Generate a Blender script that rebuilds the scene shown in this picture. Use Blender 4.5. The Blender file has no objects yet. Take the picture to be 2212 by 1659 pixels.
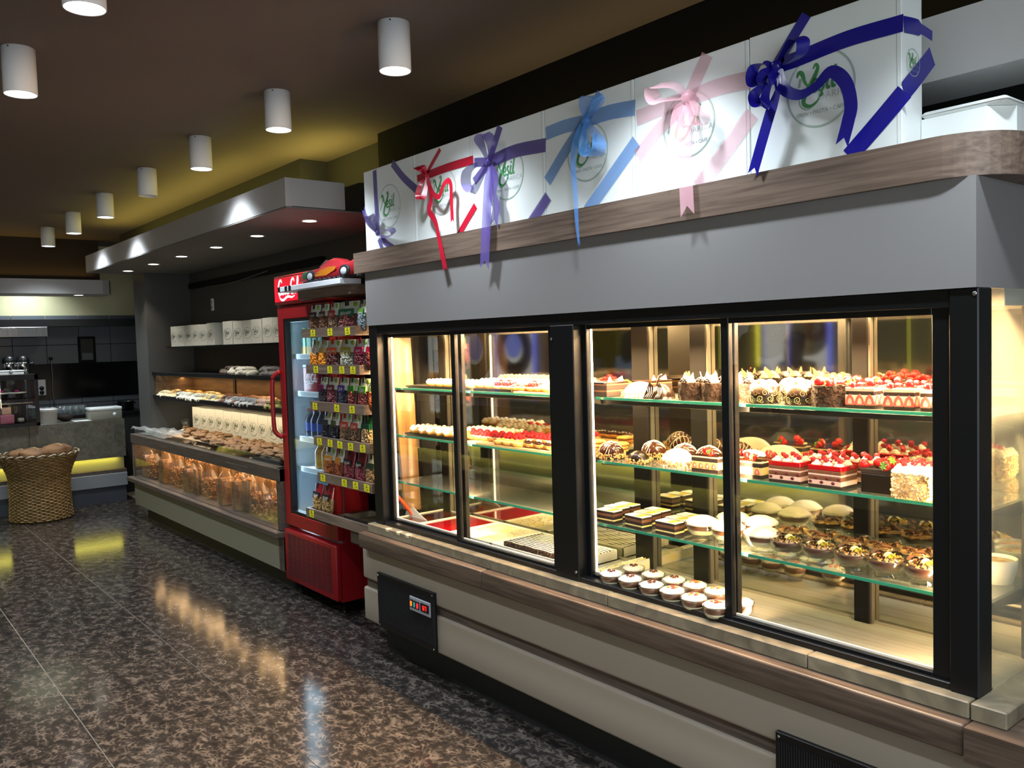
import bpy, bmesh, math, random
from mathutils import Vector, Matrix, Euler, noise
rnd = random.Random(7)
PI = math.pi
S = bpy.context.scene
COL = S.collection
# ------------------------------------------------------------------ camera
FPX = 1843.0
YAW, PITCH, ROLL = math.radians(141.124), math.radians(-2.93), math.radians(-1.676)
CF = Vector((math.cos(YAW)*math.cos(PITCH), math.sin(YAW)*math.cos(PITCH), math.sin(PITCH)))
_r0 = Vector((math.sin(YAW), -math.cos(YAW), 0)); _u0 = _r0.cross(CF)
CR = math.cos(ROLL)*_r0 + math.sin(ROLL)*_u0
CU = -math.sin(ROLL)*_r0 + math.cos(ROLL)*_u0
EYE = Vector((0, 0, 1.55))
cam = bpy.data.cameras.new('camera'); cam.sensor_width = 36; cam.lens = 36*FPX/2212
cam.clip_start = 0.05; cam.clip_end = 60
camo = bpy.data.objects.new('camera', cam); COL.objects.link(camo)
camo.matrix_world = Matrix(((CR.x, CU.x, -CF.x, EYE.x), (CR.y, CU.y, -CF.y, EYE.y), (CR.z, CU.z, -CF.z, EYE.z), (0, 0, 0, 1)))
S.camera = camo
S.view_settings.view_transform = 'Standard'; S.view_settings.look = 'None'
S.view_settings.gamma = 1; S.view_settings.use_curve_mapping = False
S.view_settings.exposure = 0.7
try:
    S.cycles.use_denoising = True
    S.cycles.max_bounces = 10; S.cycles.transparent_max_bounces = 24; S.cycles.diffuse_bounces = 3
    S.cycles.glossy_bounces = 5; S.cycles.transmission_bounces = 6
    S.cycles.caustics_reflective = True; S.cycles.blur_glossy = 0.4; S.cycles.caustics_refractive = False
    S.cycles.sample_clamp_indirect = 4
except Exception:
    pass
W = bpy.data.worlds.new('world'); S.world = W; W.use_nodes = True
W.node_tree.nodes['Background'].inputs[0].default_value = (0.5, 0.55, 0.65, 1)
W.node_tree.nodes['Background'].inputs[1].default_value = 0.02
def ray(x, y): return CF + CR*((x-1106)/FPX) - CU*((y-829.5)/FPX)
def onX(x, y, v): d = ray(x, y); return EYE + d*((v-EYE.x)/d.x)
def onY(x, y, v): d = ray(x, y); return EYE + d*((v-EYE.y)/d.y)
def onZ(x, y, v): d = ray(x, y); return EYE + d*((v-EYE.z)/d.z)

def area(name, loc, rot, sx, sy, power, col, spread=PI):
    l = bpy.data.lights.new(name, 'AREA'); l.shape = 'RECTANGLE'; l.size = sx; l.size_y = sy
    l.energy = power; l.color = col; l.spread = spread
    o = bpy.data.objects.new(name, l); o.location = loc; o.rotation_euler = rot; COL.objects.link(o); return o
WARM = (1.0, 0.64, 0.31); WARM2 = (1.0, 0.60, 0.28); COOL = (0.80, 0.90, 1.0); YEL = (1.0, 0.80, 0.16)
# ---- cake case: LED strips under the header and up the inner posts
FRONT_FILL = 72
E_TOP, E_POST = 88.0, 9.5
area('case_led', (-2.98, 2.215, 1.628), (math.radians(5), 0, 0), 1.2, 0.03, E_TOP, WARM)
area('case_led', (-1.60, 2.215, 1.628), (math.radians(5), 0, 0), 1.2, 0.03, E_TOP, WARM)
area('added_back_fill', (-2.98, 2.43, 1.597), (math.radians(-28), 0, 0), 1.2, 0.025, 16, WARM)  # two added fills by the mirror top, brightening the cakes' backs
area('added_back_fill', (-1.60, 2.43, 1.597), (math.radians(-28), 0, 0), 1.2, 0.025, 16, WARM)
def post_led(x, y, ang, p, z=1.11, h=0.86):
    # vertical strip, its face turned by ang around z (0 = facing +y)
    o = area('post_led', (x, y, z), (PI/2, 0, ang), 0.02, h, p, WARM); o.rotation_euler = Euler((PI/2, 0, ang)); return o
post_led(-3.00, 2.185, math.radians(72), E_POST)
post_led(-2.405, 2.185, math.radians(72), E_POST)
post_led(-1.575, 2.185, math.radians(72), E_POST*1.3)
post_led(-0.945, 2.185, math.radians(68), E_POST*1.1)
# ---- added cool fill lamp, set before an unseen window behind the camera
area('added_front_fill', (2.86, -0.8, 1.45), (0, math.radians(90), 0), 2.2, 3.6, FRONT_FILL, (0.80, 0.90, 1.0))
# ---- ceiling coves
area('cove_led', (-6.95, 2.20, 2.462), (PI, 0, 0), 3.5, 0.06, 6, YEL)
area('cove_led', (-4.75, 2.38, 2.462), (PI, 0, 0), 0.7, 0.06, 2.2, YEL)
area('cove_led', (-1.5, 2.42, 2.40), (PI, 0, 0), 3.6, 0.05, 1.8, (1.0, 0.72, 0.25))
area('cove_led', (-9.905, 0.6, 2.325), (PI, math.radians(35), 0), 0.03, 3.4, 2.2, (1.0, 0.62, 0.14))
# ---- bread counter lamps
area('bread_led', (-6.8, 2.38, 0.698), (math.radians(-22), 0, 0), 3.1, 0.12, 7.5, WARM2)
area('shelf_led', (-7.1, 2.70, 1.285), (0, 0, 0), 2.7, 0.03, 2.0, WARM2)
area('shelf_led', (-6.9, 2.50, 1.085), (math.radians(32), 0, 0), 2.7, 0.03, 3.5, (1.0, 0.78, 0.48))
# ---- fridge interior
area('fridge_led', (-4.96, 2.30, 1.10), (PI/2, 0, math.radians(250)), 0.14, 1.3, 2.4, (0.62, 0.84, 1.0))
# ---- kitchen counter glow and the glow along the seating bench opposite
area('counter_led', (-9.50, 0.65, 0.462), (0, math.radians(-15), 0), 0.03, 3.4, 3.0, (1.0, 0.88, 0.12))
area('bench_led', (-6.4, -1.06, 0.345), (math.radians(-15), 0, 0), 5.6, 0.03, 5, (0.95, 0.92, 0.2))
# ------------------------------------------------------------------ helpers
def lin(h):
    h = h.lstrip('#'); v = [int(h[i:i+2], 16)/255 for i in (0, 2, 4)]
    return tuple(c/12.92 if c <= 0.04045 else ((c+0.055)/1.055)**2.4 for c in v)
MATS = {}; KIDS = {}
def mat(name, col='#808080', rough=0.5, metal=0.0, emit=None, estr=0.0, spec=0.5, sss=0.0, coat=0.0):
    if name in MATS: return MATS[name]
    m = bpy.data.materials.new(name); m.use_nodes = True
    b = m.node_tree.nodes['Principled BSDF']
    c = lin(col) if isinstance(col, str) else col
    b.inputs['Base Color'].default_value = (*c, 1); b.inputs['Roughness'].default_value = rough
    b.inputs['Metallic'].default_value = metal; b.inputs['Specular IOR Level'].default_value = spec
    b.inputs['Coat Weight'].default_value = coat
    if sss: b.inputs['Subsurface Weight'].default_value = sss; b.inputs['Subsurface Radius'].default_value = (.01, .006, .004)
    if emit:
        b.inputs['Emission Color'].default_value = (*lin(emit), 1); b.inputs['Emission Strength'].default_value = estr
    m.diffuse_color = (*c, 1); MATS[name] = m; return m
def nodes(m): return m.node_tree.nodes, m.node_tree.links, m.node_tree.nodes['Principled BSDF']
def noisy(name, c1, c2, scale=(1, 1, 1), nscale=8, detail=4, lo=0.35, hi=0.65, rough=0.5, bump=0.0, kind='noise', metal=0.0, spec=0.5, coat=0.0, c3=None, dist=0.0, world=False):
    if name in MATS: return MATS[name]
    m = mat(name, c1, rough, metal, spec=spec, coat=coat); n, l, b = nodes(m)
    tc = n.new('ShaderNodeTexCoord'); mp = n.new('ShaderNodeMapping'); mp.inputs['Scale'].default_value = scale
    if world:
        g = n.new('ShaderNodeNewGeometry'); l.new(g.outputs['Position'], mp.inputs['Vector'])
    else: l.new(tc.outputs['Object'], mp.inputs['Vector'])
    if kind == 'voronoi':
        t = n.new('ShaderNodeTexVoronoi'); t.inputs['Scale'].default_value = nscale; out = t.outputs['Distance']
    else:
        t = n.new('ShaderNodeTexNoise'); t.inputs['Scale'].default_value = nscale; t.inputs['Detail'].default_value = detail
        t.inputs['Distortion'].default_value = dist; out = t.outputs['Fac']
    l.new(mp.outputs[0], t.inputs['Vector'])
    r = n.new('ShaderNodeValToRGB'); r.color_ramp.elements[0].position = lo; r.color_ramp.elements[1].position = hi
    r.color_ramp.elements[0].color = (*lin(c1), 1); r.color_ramp.elements[1].color = (*lin(c2), 1)
    if c3:
        e = r.color_ramp.elements.new((lo+hi)/2); e.color = (*lin(c3), 1)
    l.new(out, r.inputs[0]); l.new(r.outputs[0], b.inputs['Base Color'])
    if bump:
        bp = n.new('ShaderNodeBump'); bp.inputs['Strength'].default_value = bump; bp.inputs['Distance'].default_value = 0.004
        l.new(out, bp.inputs['Height']); l.new(bp.outputs[0], b.inputs['Normal'])
    return m
def glass(name, tint=(1, 1, 1), refl=1.0, rough=0.0, haze=0.0, hazecol=(.8, .8, .8), ior=1.5):
    # thin pane: clear transmission plus Fresnel reflection (light passes straight through)
    if name in MATS: return MATS[name]
    m = bpy.data.materials.new(name); m.use_nodes = True; n, l = m.node_tree.nodes, m.node_tree.links
    n.clear(); o = n.new('ShaderNodeOutputMaterial'); tr = n.new('ShaderNodeBsdfTransparent'); tr.inputs[0].default_value = (*tint, 1)
    gl = n.new('ShaderNodeBsdfGlossy'); gl.inputs['Roughness'].default_value = rough; gl.inputs[0].default_value = (1, 1, 1, 1)
    fr = n.new('ShaderNodeLayerWeight'); pw = n.new('ShaderNodeMath'); pw.operation = 'POWER'; pw.inputs[1].default_value = 5.0
    l.new(fr.outputs['Facing'], pw.inputs[0]); f0 = ((ior-1)/(ior+1))**2
    mu = n.new('ShaderNodeMath'); mu.operation = 'MULTIPLY_ADD'; mu.inputs[1].default_value = (1-f0)*refl; mu.inputs[2].default_value = f0*refl
    l.new(pw.outputs[0], mu.inputs[0])
    mx = n.new('ShaderNodeMixShader'); l.new(mu.outputs[0], mx.inputs[0]); l.new(tr.outputs[0], mx.inputs[1]); l.new(gl.outputs[0], mx.inputs[2])
    last = mx
    if haze:
        df = n.new('ShaderNodeBsdfDiffuse'); df.inputs[0].default_value = (*hazecol, 1)
        tl = n.new('ShaderNodeBsdfTranslucent'); tl.inputs[0].default_value = (*hazecol, 1)
        ad = n.new('ShaderNodeMixShader'); l.new(df.outputs[0], ad.inputs[1]); l.new(tl.outputs[0], ad.inputs[2])
        m2 = n.new('ShaderNodeMixShader'); m2.inputs[0].default_value = haze; l.new(mx.outputs[0], m2.inputs[1]); l.new(ad.outputs[0], m2.inputs[2]); last = m2
    l.new(last.outputs[0], o.inputs[0]); MATS[name] = m; m.diffuse_color = (*tint, .3); return m
def sheer(name, col, a=0.6):
    if name in MATS: return MATS[name]
    m = mat(name, col, 0.35); n, l, b = nodes(m); b.inputs['Alpha'].default_value = a; b.inputs['Sheen Weight'].default_value = .3; return m

class MB:
    def __init__(s): s.bm = bmesh.new()
    def _fin(s, verts, mi, sm):
        fs = set()
        for v in verts:
            for f in v.link_faces: fs.add(f)
        for f in fs: f.material_index = mi; f.smooth = sm
    def box(s, a, b, r=0.0, mi=0, seg=1, M=None, sm=None):
        x0, y0, z0 = a; x1, y1, z1 = b
        g = bmesh.ops.create_cube(s.bm, size=1.0); vs = g['verts']
        for v in vs: v.co = Vector(((x0+x1)/2+v.co.x*(x1-x0), (y0+y1)/2+v.co.y*(y1-y0), (z0+z1)/2+v.co.z*(z1-z0)))
        if r > 0:
            es = list({e for v in vs for e in v.link_edges})
            g2 = bmesh.ops.bevel(s.bm, geom=es, offset=r, segments=seg, affect='EDGES', profile=.5)
            vs = list({v for f in g2['faces'] for v in f.verts} | {v for v in vs if v.is_valid})
        if M is not None: bmesh.ops.transform(s.bm, matrix=M, verts=vs)
        s._fin(vs, mi, (r > 0 and seg > 1) if sm is None else sm); return s
    def prism(s, poly, z0, z1, mi=0, M=None, sm=False):
        lo = [s.bm.verts.new((x, y, z0)) for x, y in poly]; hi = [s.bm.verts.new((x, y, z1)) for x, y in poly]; n = len(poly)
        try: s.bm.faces.new(lo[::-1]); s.bm.faces.new(hi)
        except ValueError: pass
        for i in range(n): s.bm.faces.new((lo[i], lo[(i+1) % n], hi[(i+1) % n], hi[i]))
        if M is not None: bmesh.ops.transform(s.bm, matrix=M, verts=lo+hi)
        s._fin(lo+hi, mi, sm); return s
    def lathe(s, prof, n=24, mi=0, M=None, sm=True, wob=None, sx=1.0, sy=1.0):
        rings = []; allv = []
        for k, (r, z) in enumerate(prof):
            if r < 1e-6: ring = [s.bm.verts.new((0, 0, z))]
            else:
                ring = []
                for i in range(n):
                    a = 2*PI*i/n; rr = r*(wob(a, k) if wob else 1)
                    ring.append(s.bm.verts.new((rr*math.cos(a)*sx, rr*math.sin(a)*sy, z)))
            rings.append(ring); allv += ring
        for A, B in zip(rings, rings[1:]):
            if len(A) == 1 and len(B) == 1: continue
            for i in range(n):
                j = (i+1) % n
                if len(A) == 1: s.bm.faces.new((A[0], B[j], B[i]))
                elif len(B) == 1: s.bm.faces.new((A[i], A[j], B[0]))
                else: s.bm.faces.new((A[i], A[j], B[j], B[i]))
        if M is not None: bmesh.ops.transform(s.bm, matrix=M, verts=allv)
        s._fin(allv, mi, sm); return s
    def ell(s, c, r, seg=10, rings=6, mi=0, M=None, nz=0.0, nf=20.0, sm=True):
        g = bmesh.ops.create_uvsphere(s.bm, u_segments=seg, v_segments=rings, radius=1.0); vs = g['verts']
        off = Vector((rnd.random()*50, rnd.random()*50, rnd.random()*50))
        R = M.to_3x3() if M is not None else None
        for v in vs:
            p = v.co.copy(); k = 1+nz*noise.noise(p*nf/10+off) if nz else 1
            p = Vector((p.x*r[0], p.y*r[1], p.z*r[2]))*k
            if R is not None: p = R @ p
            v.co = p + Vector(c)
        s._fin(vs, mi, sm); return s
    def ico(s, c, r, mi=0, sub=1, rot=None, nz=0.0, sm=True):
        g = bmesh.ops.create_icosphere(s.bm, subdivisions=sub, radius=1.0); vs = g['verts']
        off = Vector((rnd.random()*50, rnd.random()*50, rnd.random()*50))
        for v in vs:
            p = v.co.copy(); k = 1+nz*noise.noise(p*2+off) if nz else 1
            p = Vector((p.x*r[0]*k, p.y*r[1]*k, p.z*r[2]*k))
            if rot is not None: p = rot @ p
            v.co = p+Vector(c)
        s._fin(vs, mi, sm); return s
    def tube(s, pts, r, n=6, mi=0, sm=True, closed=False):
        pts = [Vector(p) for p in pts]; rings = []; N = len(pts); up = Vector((0, 0, 1)); allv = []
        for i, p in enumerate(pts):
            t = (pts[min(i+1, N-1)]-pts[max(i-1, 0)])
            if closed: t = pts[(i+1) % N]-pts[i-1]
            t = t.normalized() if t.length > 1e-9 else Vector((1, 0, 0))
            a = t.cross(up) if abs(t.z) < .95 else t.cross(Vector((1, 0, 0))); a.normalize(); b = t.cross(a)
            rr = r(i/(N-1)) if callable(r) else r
            ring = [s.bm.verts.new(p+a*(rr*math.cos(2*PI*k/n))+b*(rr*math.sin(2*PI*k/n))) for k in range(n)]
            rings.append(ring); allv += ring
        pairs = list(zip(rings, rings[1:])) + ([(rings[-1], rings[0])] if closed else [])
        for A, B in pairs:
            for k in range(n): s.bm.faces.new((A[k], A[(k+1) % n], B[(k+1) % n], B[k]))
        if not closed:
            s.bm.faces.new(rings[0][::-1]); s.bm.faces.new(rings[-1])
        s._fin(allv, mi, sm); return s
    def quad(s, ps, mi=0, sm=False):
        vs = [s.bm.verts.new(p) for p in ps]; f = s.bm.faces.new(vs); f.material_index = mi; f.smooth = sm; return s
    def strip(s, A, B, mi=0, sm=True):
        a = [s.bm.verts.new(p) for p in A]; b = [s.bm.verts.new(p) for p in B]
        for i in range(len(a)-1): s.bm.faces.new((a[i], a[i+1], b[i+1], b[i]))
        s._fin(a+b, mi, sm); return s
    def mesh(s, name, mats, flip=True):
        if flip: bmesh.ops.recalc_face_normals(s.bm, faces=s.bm.faces)
        me = bpy.data.meshes.new(name); s.bm.to_mesh(me); s.bm.free()
        for m in (mats if isinstance(mats, (list, tuple)) else [mats]): me.materials.append(m)
        return me
    def obj(s, name, mats, parent=None, loc=(0, 0, 0), rot=(0, 0, 0), label=None, stuff=False):
        return link(name, s.mesh(name, mats), parent, loc, rot, label, stuff)
def link(name, me, parent=None, loc=(0, 0, 0), rot=(0, 0, 0), label=None, stuff=False):
    o = bpy.data.objects.new(name, me); COL.objects.link(o); o.location = loc; o.rotation_euler = rot
    if parent: o.parent = parent; KIDS.setdefault(parent.name, []).append(o)
    if label: o['label'] = label
    if stuff: o['kind'] = 'stuff'
    return o
def tag(o, label, cat, group=None):
    o['label'] = label; o['category'] = cat
    if group: o['group'] = group
    return o
def thing(name, label, cat, loc=(0, 0, 0), rz=0.0, group=None, rot=None):
    o = bpy.data.objects.new(name, None); o.empty_display_size = .05; COL.objects.link(o); o.location = loc
    o.rotation_euler = rot if rot else (0, 0, rz); return tag(o, label, cat, group)
def struct(name, mb, m, parent=None):
    o = mb.obj(name, m, parent)
    if not parent: o['kind'] = 'structure'
    return o
def dup(root, loc, rz=None, label=None, group=None, scale=None):
    def rec(o, p):
        c = o.copy(); COL.objects.link(c)
        if p: c.parent = p; KIDS.setdefault(p.name, []).append(c)
        for k in list(KIDS.get(o.name, ())): rec(k, c)
        return c
    r = rec(root, None); r.location = loc
    if rz is not None: r.rotation_euler = (0, 0, rz)
    if label: r['label'] = label
    if group: r['group'] = group
    if scale: r.scale = scale if hasattr(scale, '__len__') else (scale,)*3
    return r
def crom(pts, n=6):
    P = [Vector(p) for p in pts]; out = []
    Q = [P[0]*2-P[1]]+P+[P[-1]*2-P[-2]]
    for i in range(1, len(Q)-2):
        for k in range(n):
            t = k/n; a, b, c, d = Q[i-1:i+3]
            out.append(0.5*((2*b)+(c-a)*t+(2*a-5*b+4*c-d)*t*t+(3*b-a-3*c+d)*t**3))
    out.append(P[-1]); return out
# ================================================================== SETTING
M_GREY = mat('grey_paint', '#55575a', .75); M_DARK = mat('charcoal_paint', '#2b2b29', .8)
M_BLACKW = mat('black_paint', '#060606', .8, spec=.2); M_CEIL = mat('ceiling_paint', '#5a5150', .9)
M_SOFFIT = mat('light_grey_paint', '#b9b7b4', .7); M_OLIVE = mat('olive_cream_paint', '#c9c49a', .8)
M_NICHE = mat('niche_paint', '#454541', .7); M_WHITE = mat('white_enamel', '#ecebe6', .4)
M_BLACK = mat('black_metal', '#0b0c0e', .38, spec=.4); M_CHROME = mat('chrome', '#cfd2d4', .15, 1.0)
M_STEEL = noisy('brushed_steel', '#8d8f8e', '#a9aba9', (1, 60, 1), 6, rough=.35, metal=1.0)
M_WOOD = noisy('walnut_laminate', '#55463c', '#7d6a5c', (1.2, 18, 26), 3.0, 5, .3, .7, rough=.42, dist=.6)
M_WOODX = M_WOOD
M_WOODD = noisy('dark_walnut', '#3a322c', '#5a4d43', (1.4, 20, 24), 3.0, 5, .3, .7, rough=.5, dist=.6)
M_CREAM = mat('cream_laminate', '#8f8475', .5); M_KICK = mat('kick_board', '#1c1e1f', .5)
M_PANELW = mat('white_panel', '#84817f', .5)
M_LEDGE = noisy('brown_ledge', '#3b3028', '#5f4f42', (1.2, 18, 26), 3.0, 5, .3, .7, rough=.36, dist=.6)
M_STONE = noisy('beige_marble', '#5e5647', '#8a7f68', (3, 3, 3), 3, 8, .3, .7, rough=.35, dist=1.5)
M_STONE2 = noisy('grey_brown_granite', '#4c493f', '#6d6a5c', (4, 4, 4), 4, 8, .3, .7, rough=.3, dist=1.0)
# marble floor: dark brown with pale crackle veins
def floor_mat():
    m = mat('brown_marble', '#2a2724', .13, spec=.22); n, l, b = nodes(m)
    g = n.new('ShaderNodeNewGeometry'); mp = n.new('ShaderNodeMapping'); mp.inputs['Scale'].default_value = (1.0, 1.35, 1)
    l.new(g.outputs['Position'], mp.inputs['Vector'])
    nz = n.new('ShaderNodeTexNoise'); nz.inputs['Scale'].default_value = 5; nz.inputs['Detail'].default_value = 5
    l.new(mp.outputs[0], nz.inputs['Vector'])
    ad = n.new('ShaderNodeMixRGB'); ad.blend_type = 'ADD'; ad.inputs[0].default_value = .22
    l.new(mp.outputs[0], ad.inputs[1]); l.new(nz.outputs['Color'], ad.inputs[2])
    v = n.new('ShaderNodeTexVoronoi'); v.feature = 'DISTANCE_TO_EDGE'; v.inputs['Scale'].default_value = 29
    l.new(ad.outputs[0], v.inputs['Vector'])
    r1 = n.new('ShaderNodeValToRGB'); r1.color_ramp.elements[0].position = 0.0; r1.color_ramp.elements[1].position = .30
    r1.color_ramp.elements[0].color = (1, 1, 1, 1); r1.color_ramp.elements[1].color = (0, 0, 0, 1)
    l.new(v.outputs['Distance'], r1.inputs[0])
    n2 = n.new('ShaderNodeTexNoise'); n2.inputs['Scale'].default_value = 15; n2.inputs['Detail'].default_value = 9; n2.inputs['Roughness'].default_value = .7
    l.new(mp.outputs[0], n2.inputs['Vector'])
    r2 = n.new('ShaderNodeValToRGB'); r2.color_ramp.elements[0].position = .38; r2.color_ramp.elements[1].position = .66
    l.new(n2.outputs['Fac'], r2.inputs[0])
    mu = n.new('ShaderNodeMath'); mu.operation = 'MULTIPLY'; l.new(r1.outputs[0], mu.inputs[0]); l.new(r2.outputs[0], mu.inputs[1])
    ad2 = n.new('ShaderNodeMath'); ad2.operation = 'MULTIPLY_ADD'; ad2.inputs[1].default_value = .35; l.new(r2.outputs[0], ad2.inputs[0]); l.new(mu.outputs[0], ad2.inputs[2])
    r3 = n.new('ShaderNodeValToRGB'); e = r3.color_ramp.elements
    e[0].position = 0; e[0].color = (*lin('#1c1a19'), 1); e[1].position = 1; e[1].color = (*lin('#585049'), 1)
    k = e.new(.35); k.color = (*lin('#2a2623'), 1)
    l.new(ad2.outputs[0], r3.inputs[0]); l.new(r3.outputs[0], b.inputs['Base Color'])
    return m
M_FLOOR = floor_mat(); M_GROUT = mat('grout', '#9a8c78', .8)
floor = struct('floor', MB().box((-10.6, -2.8, -.06), (3.0, 2.95, -.004)), M_GROUT)
tile_mesh = MB().box((0, 0, -.006), (1.147, .5705, 0)).mesh('tile', M_FLOOR)
for i in range(12):
    for j in range(12):
        x = -10.55+i*1.15; y = -3.834+j*.575
        if x+1.15 > 3.0 or y+.575 > 2.95 or y < -2.75: continue
        link('tile', tile_mesh, floor, (x, y, 0))
struct('ceiling', MB().box((-10.6, -2.8, 2.75), (3.0, 2.95, 2.83)), M_CEIL)
# right hand wall: niche, pillar, wall behind the case
struct('wall_right', MB().box((-8.45, 2.82, 0), (-4.3, 2.95, 2.75)).box((-4.3, 2.56, 0), (3.0, 2.95, 2.75))
       .box((-10.5, 2.9, 0), (-8.45, 2.95, 2.75)), M_NICHE)
struct('wall_right_upper', MB().box((-9.4, 2.446, 2.46), (-5.13, 2.82, 2.75)).box((-5.13, 2.64, 2.46), (-4.3, 2.82, 2.75)), M_DARK)
struct('trim_1', MB().box((-4.3, 2.535, 2.0), (3.0, 2.56, 2.75)), M_BLACKW)
struct('wall_pillar', MB().box((-8.82, 2.40, 0), (-8.45, 2.9, 2.4)), M_NICHE)
struct('wall_near', MB().box((2.92, 1.1, 0), (3.0, 2.56, 2.75)).box((2.92, -2.8, 0), (3.0, -2.5, 2.75)).box((2.92, -2.5, 2.6), (3.0, 1.1, 2.75)).box((2.92, -2.5, 0), (3.0, 1.1, .3)), M_GREY)
w1 = struct('added_window_1', MB().box((2.93, -2.5, .3), (2.99, -2.44, 2.6)).box((2.93, 1.04, .3), (2.99, 1.1, 2.6)).box((2.93, -2.44, .3), (2.99, 1.04, .36)).box((2.93, -2.44, 2.54), (2.99, 1.04, 2.6)).box((2.93, -.83, .36), (2.99, -.77, 2.54)), M_BLACK)  # unseen window, added as an opening for the fill lamp
MB().box((2.955, -2.44, .36), (2.965, 1.04, 2.54)).obj('added_window_pane', glass('clear_glass'), w1)
# dropped ceilings
def spot_lamp(parent, x, y, z):
    o = MB().lathe([(.052, -.004), (.052, 0), (.043, 0.0), (.040, -.003)], 20).obj('spot_ring', M_WHITE, parent, (x, y, z))
    MB().lathe([(0, -.0025), (.040, -.0025)], 20).obj('spot_lens', M_SPOT, parent, (x, y, z))
M_SPOT = mat('spot_lens', '#ffffff', .4, emit='#fff3e0', estr=9.0)
M_LENS = mat('lamp_lens', '#ffffff', .4, emit='#f2f6ff', estr=14.0)
b = struct('ceiling_bulkhead', MB().box((-8.67, 1.95, 2.295), (-4.28, 1.985, 2.445)).box((-4.315, 1.9855, 2.298), (-4.28, 2.30, 2.445))
           .box((-8.67, 1.9855, 2.298), (-8.635, 2.40, 2.445)), M_SOFFIT)
MB().box((-8.668, 1.952, 2.287), (-4.282, 2.82, 2.2948)).obj('shaded_soffit', mat('shaded_soffit', '#77746f', .7), b)  # underside: its shade is put into this darker grey
MB().box((-8.66, 2.40, 2.297), (-4.29, 2.44, 2.46)).obj('cove_back', M_DARK, b)
SPX = [(-4.67, 2.272), (-5.447, 2.272), (-6.178, 2.265), (-6.885, 2.245), (-7.583, 2.235), (-8.301, 2.22)]
for x, y in SPX:
    spot_lamp(b, x, y, 2.287)
    l = bpy.data.lights.new('soffit_spot', 'SPOT'); l.energy = 15; l.spot_size = math.radians(95); l.spot_blend = .7; l.color = (1, .92, .8); l.shadow_soft_size = .03
    o = bpy.data.objects.new('soffit_spot', l); o.location = (x, y, 2.278); COL.objects.link(o)
poly = [(-4.0, 2.30)]+[(-4.0+.13*math.cos(a), 2.43+.13*math.sin(a)) for a in [-PI/2-PI/2*k/8 for k in range(9)]][1:]+[(-2.83, 2.56), (3, 2.56), (3, 2.30)]
struct('ceiling_bulkhead_over_case', MB().prism(poly, 2.195, 2.362), mat('lamplit_soffit', '#d6d6d4', .7))  # paler copy of the soffit grey, nearby lamp light put into it
fb = struct('ceiling_bulkhead_kitchen', MB().prism([(-9.6, -2.7), (-9.6, 2.31), (-9.63, 2.38), (-9.7, 2.41), (-10.1, 2.41), (-10.1, -2.7)], 2.155, 2.30), M_SOFFIT)
for y in (2.12, 1.0, -.1):
    spot_lamp(fb, -9.80, y, 2.155); l = bpy.data.lights.new('soffit_spot', 'SPOT'); l.energy = 3; l.spot_size = math.radians(150); l.spot_blend = .8; l.color = (1, .95, .75); l.shadow_soft_size = .03
    o = bpy.data.objects.new('soffit_spot', l); o.location = (-9.80, y, 2.145); COL.objects.link(o)
struct('trim_2', MB().box((-10.1, -2.7, 2.32), (-9.95, 2.37, 2.75)), mat('brown_beam', '#33291f', .8))
# far wall of the kitchen
M_TILE = mat('grey_wall_tile', '#5d6266', .3)
wf = struct('wall_far', MB().box((-10.6, -2.8, 0), (-10.5, 2.95, 2.75)), M_OLIVE)
struct('trim_3', MB().box((-10.494, -1, 1.845), (-10.28, 2.88, 1.92)), mat('dark_pelmet', '#1a1b1a', .5))
MB().box((-10.505, -1, .85), (-10.496, 2.88, 1.845)).obj('grout_backing', mat('tile_grout_dark', '#202224', .8), wf)
tm = MB().box((0, 0, 0), (.008, .322, .322), .002).mesh('wall_tile', M_TILE)
for r in range(4):
    for c in range(10):
        z = .665+.3275*r
        link('wall_tile', tm, wf, (-10.496, .285+.3275*c-.3275*2+.0, z))
MB().box((-10.49, 1.5, 1.05), (-10.478, 2.87, 1.44)).obj('black_splashback', mat('black_glass_panel', '#050607', .15), wf)
struct('wall_left', MB().box((-10.6, -2.8, 0), (3.0, -2.7, 2.75)), M_OLIVE)
# ------------------------------------------------------------------ ceiling lamps
def lamp(x, y, on, label, first=[None]):
    if first[0] is None:
        t = thing('ceiling_lamp', label, 'lamp', (x, y, 2.75), 0, 'white cylinder ceiling lamps')
        prof = [(.0, 0), (.0605, 0), (.0605, -.175), (.0585, -.178), (.0565, -.175), (.0555, -.152), (0, -.150)]
        MB().lathe(prof, 32).obj('housing', mat('lamp_white', '#f6f8fb', .45), t)
        MB().lathe([(.0, -.1515), (.0545, -.1535), (.0548, -.1555), (0, -.160)], 32).obj('lens', M_LENS, t)
        MB().lathe([(0, 0), (.003, 0), (.003, .002), (0, .003)], 8).obj('screw', M_BLACK, t, (.045, -.042, -.008), (PI/2, 0, PI/4))
        first[0] = t
    else: t = dup(first[0], (x, y, 2.75), None, label)
    if not on:
        for k in KIDS[t.name]:
            if k.name.startswith('lens'):
                k.data = k.data.copy(); k.data.materials[0] = M_STEEL
    else:
        l = bpy.data.lights.new('lamp_spot', 'SPOT'); l.energy = LAMP_W; l.spot_size = math.radians(116); l.spot_blend = .9
        l.color = COOL; l.shadow_soft_size = .05
        o = bpy.data.objects.new('lamp_spot', l); o.location = (x, y, 2.58); COL.objects.link(o)
LAMP_W = 58; OUT = -1
NTH = 'first second third fourth fifth sixth seventh eighth ninth tenth eleventh twelfth thirteenth fourteenth'.split()
NM = ['nearest', 'second nearest', 'third nearest', 'fourth nearest', 'fifth nearest', 'sixth nearest', 'seventh nearest', 'eighth nearest']
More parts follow.
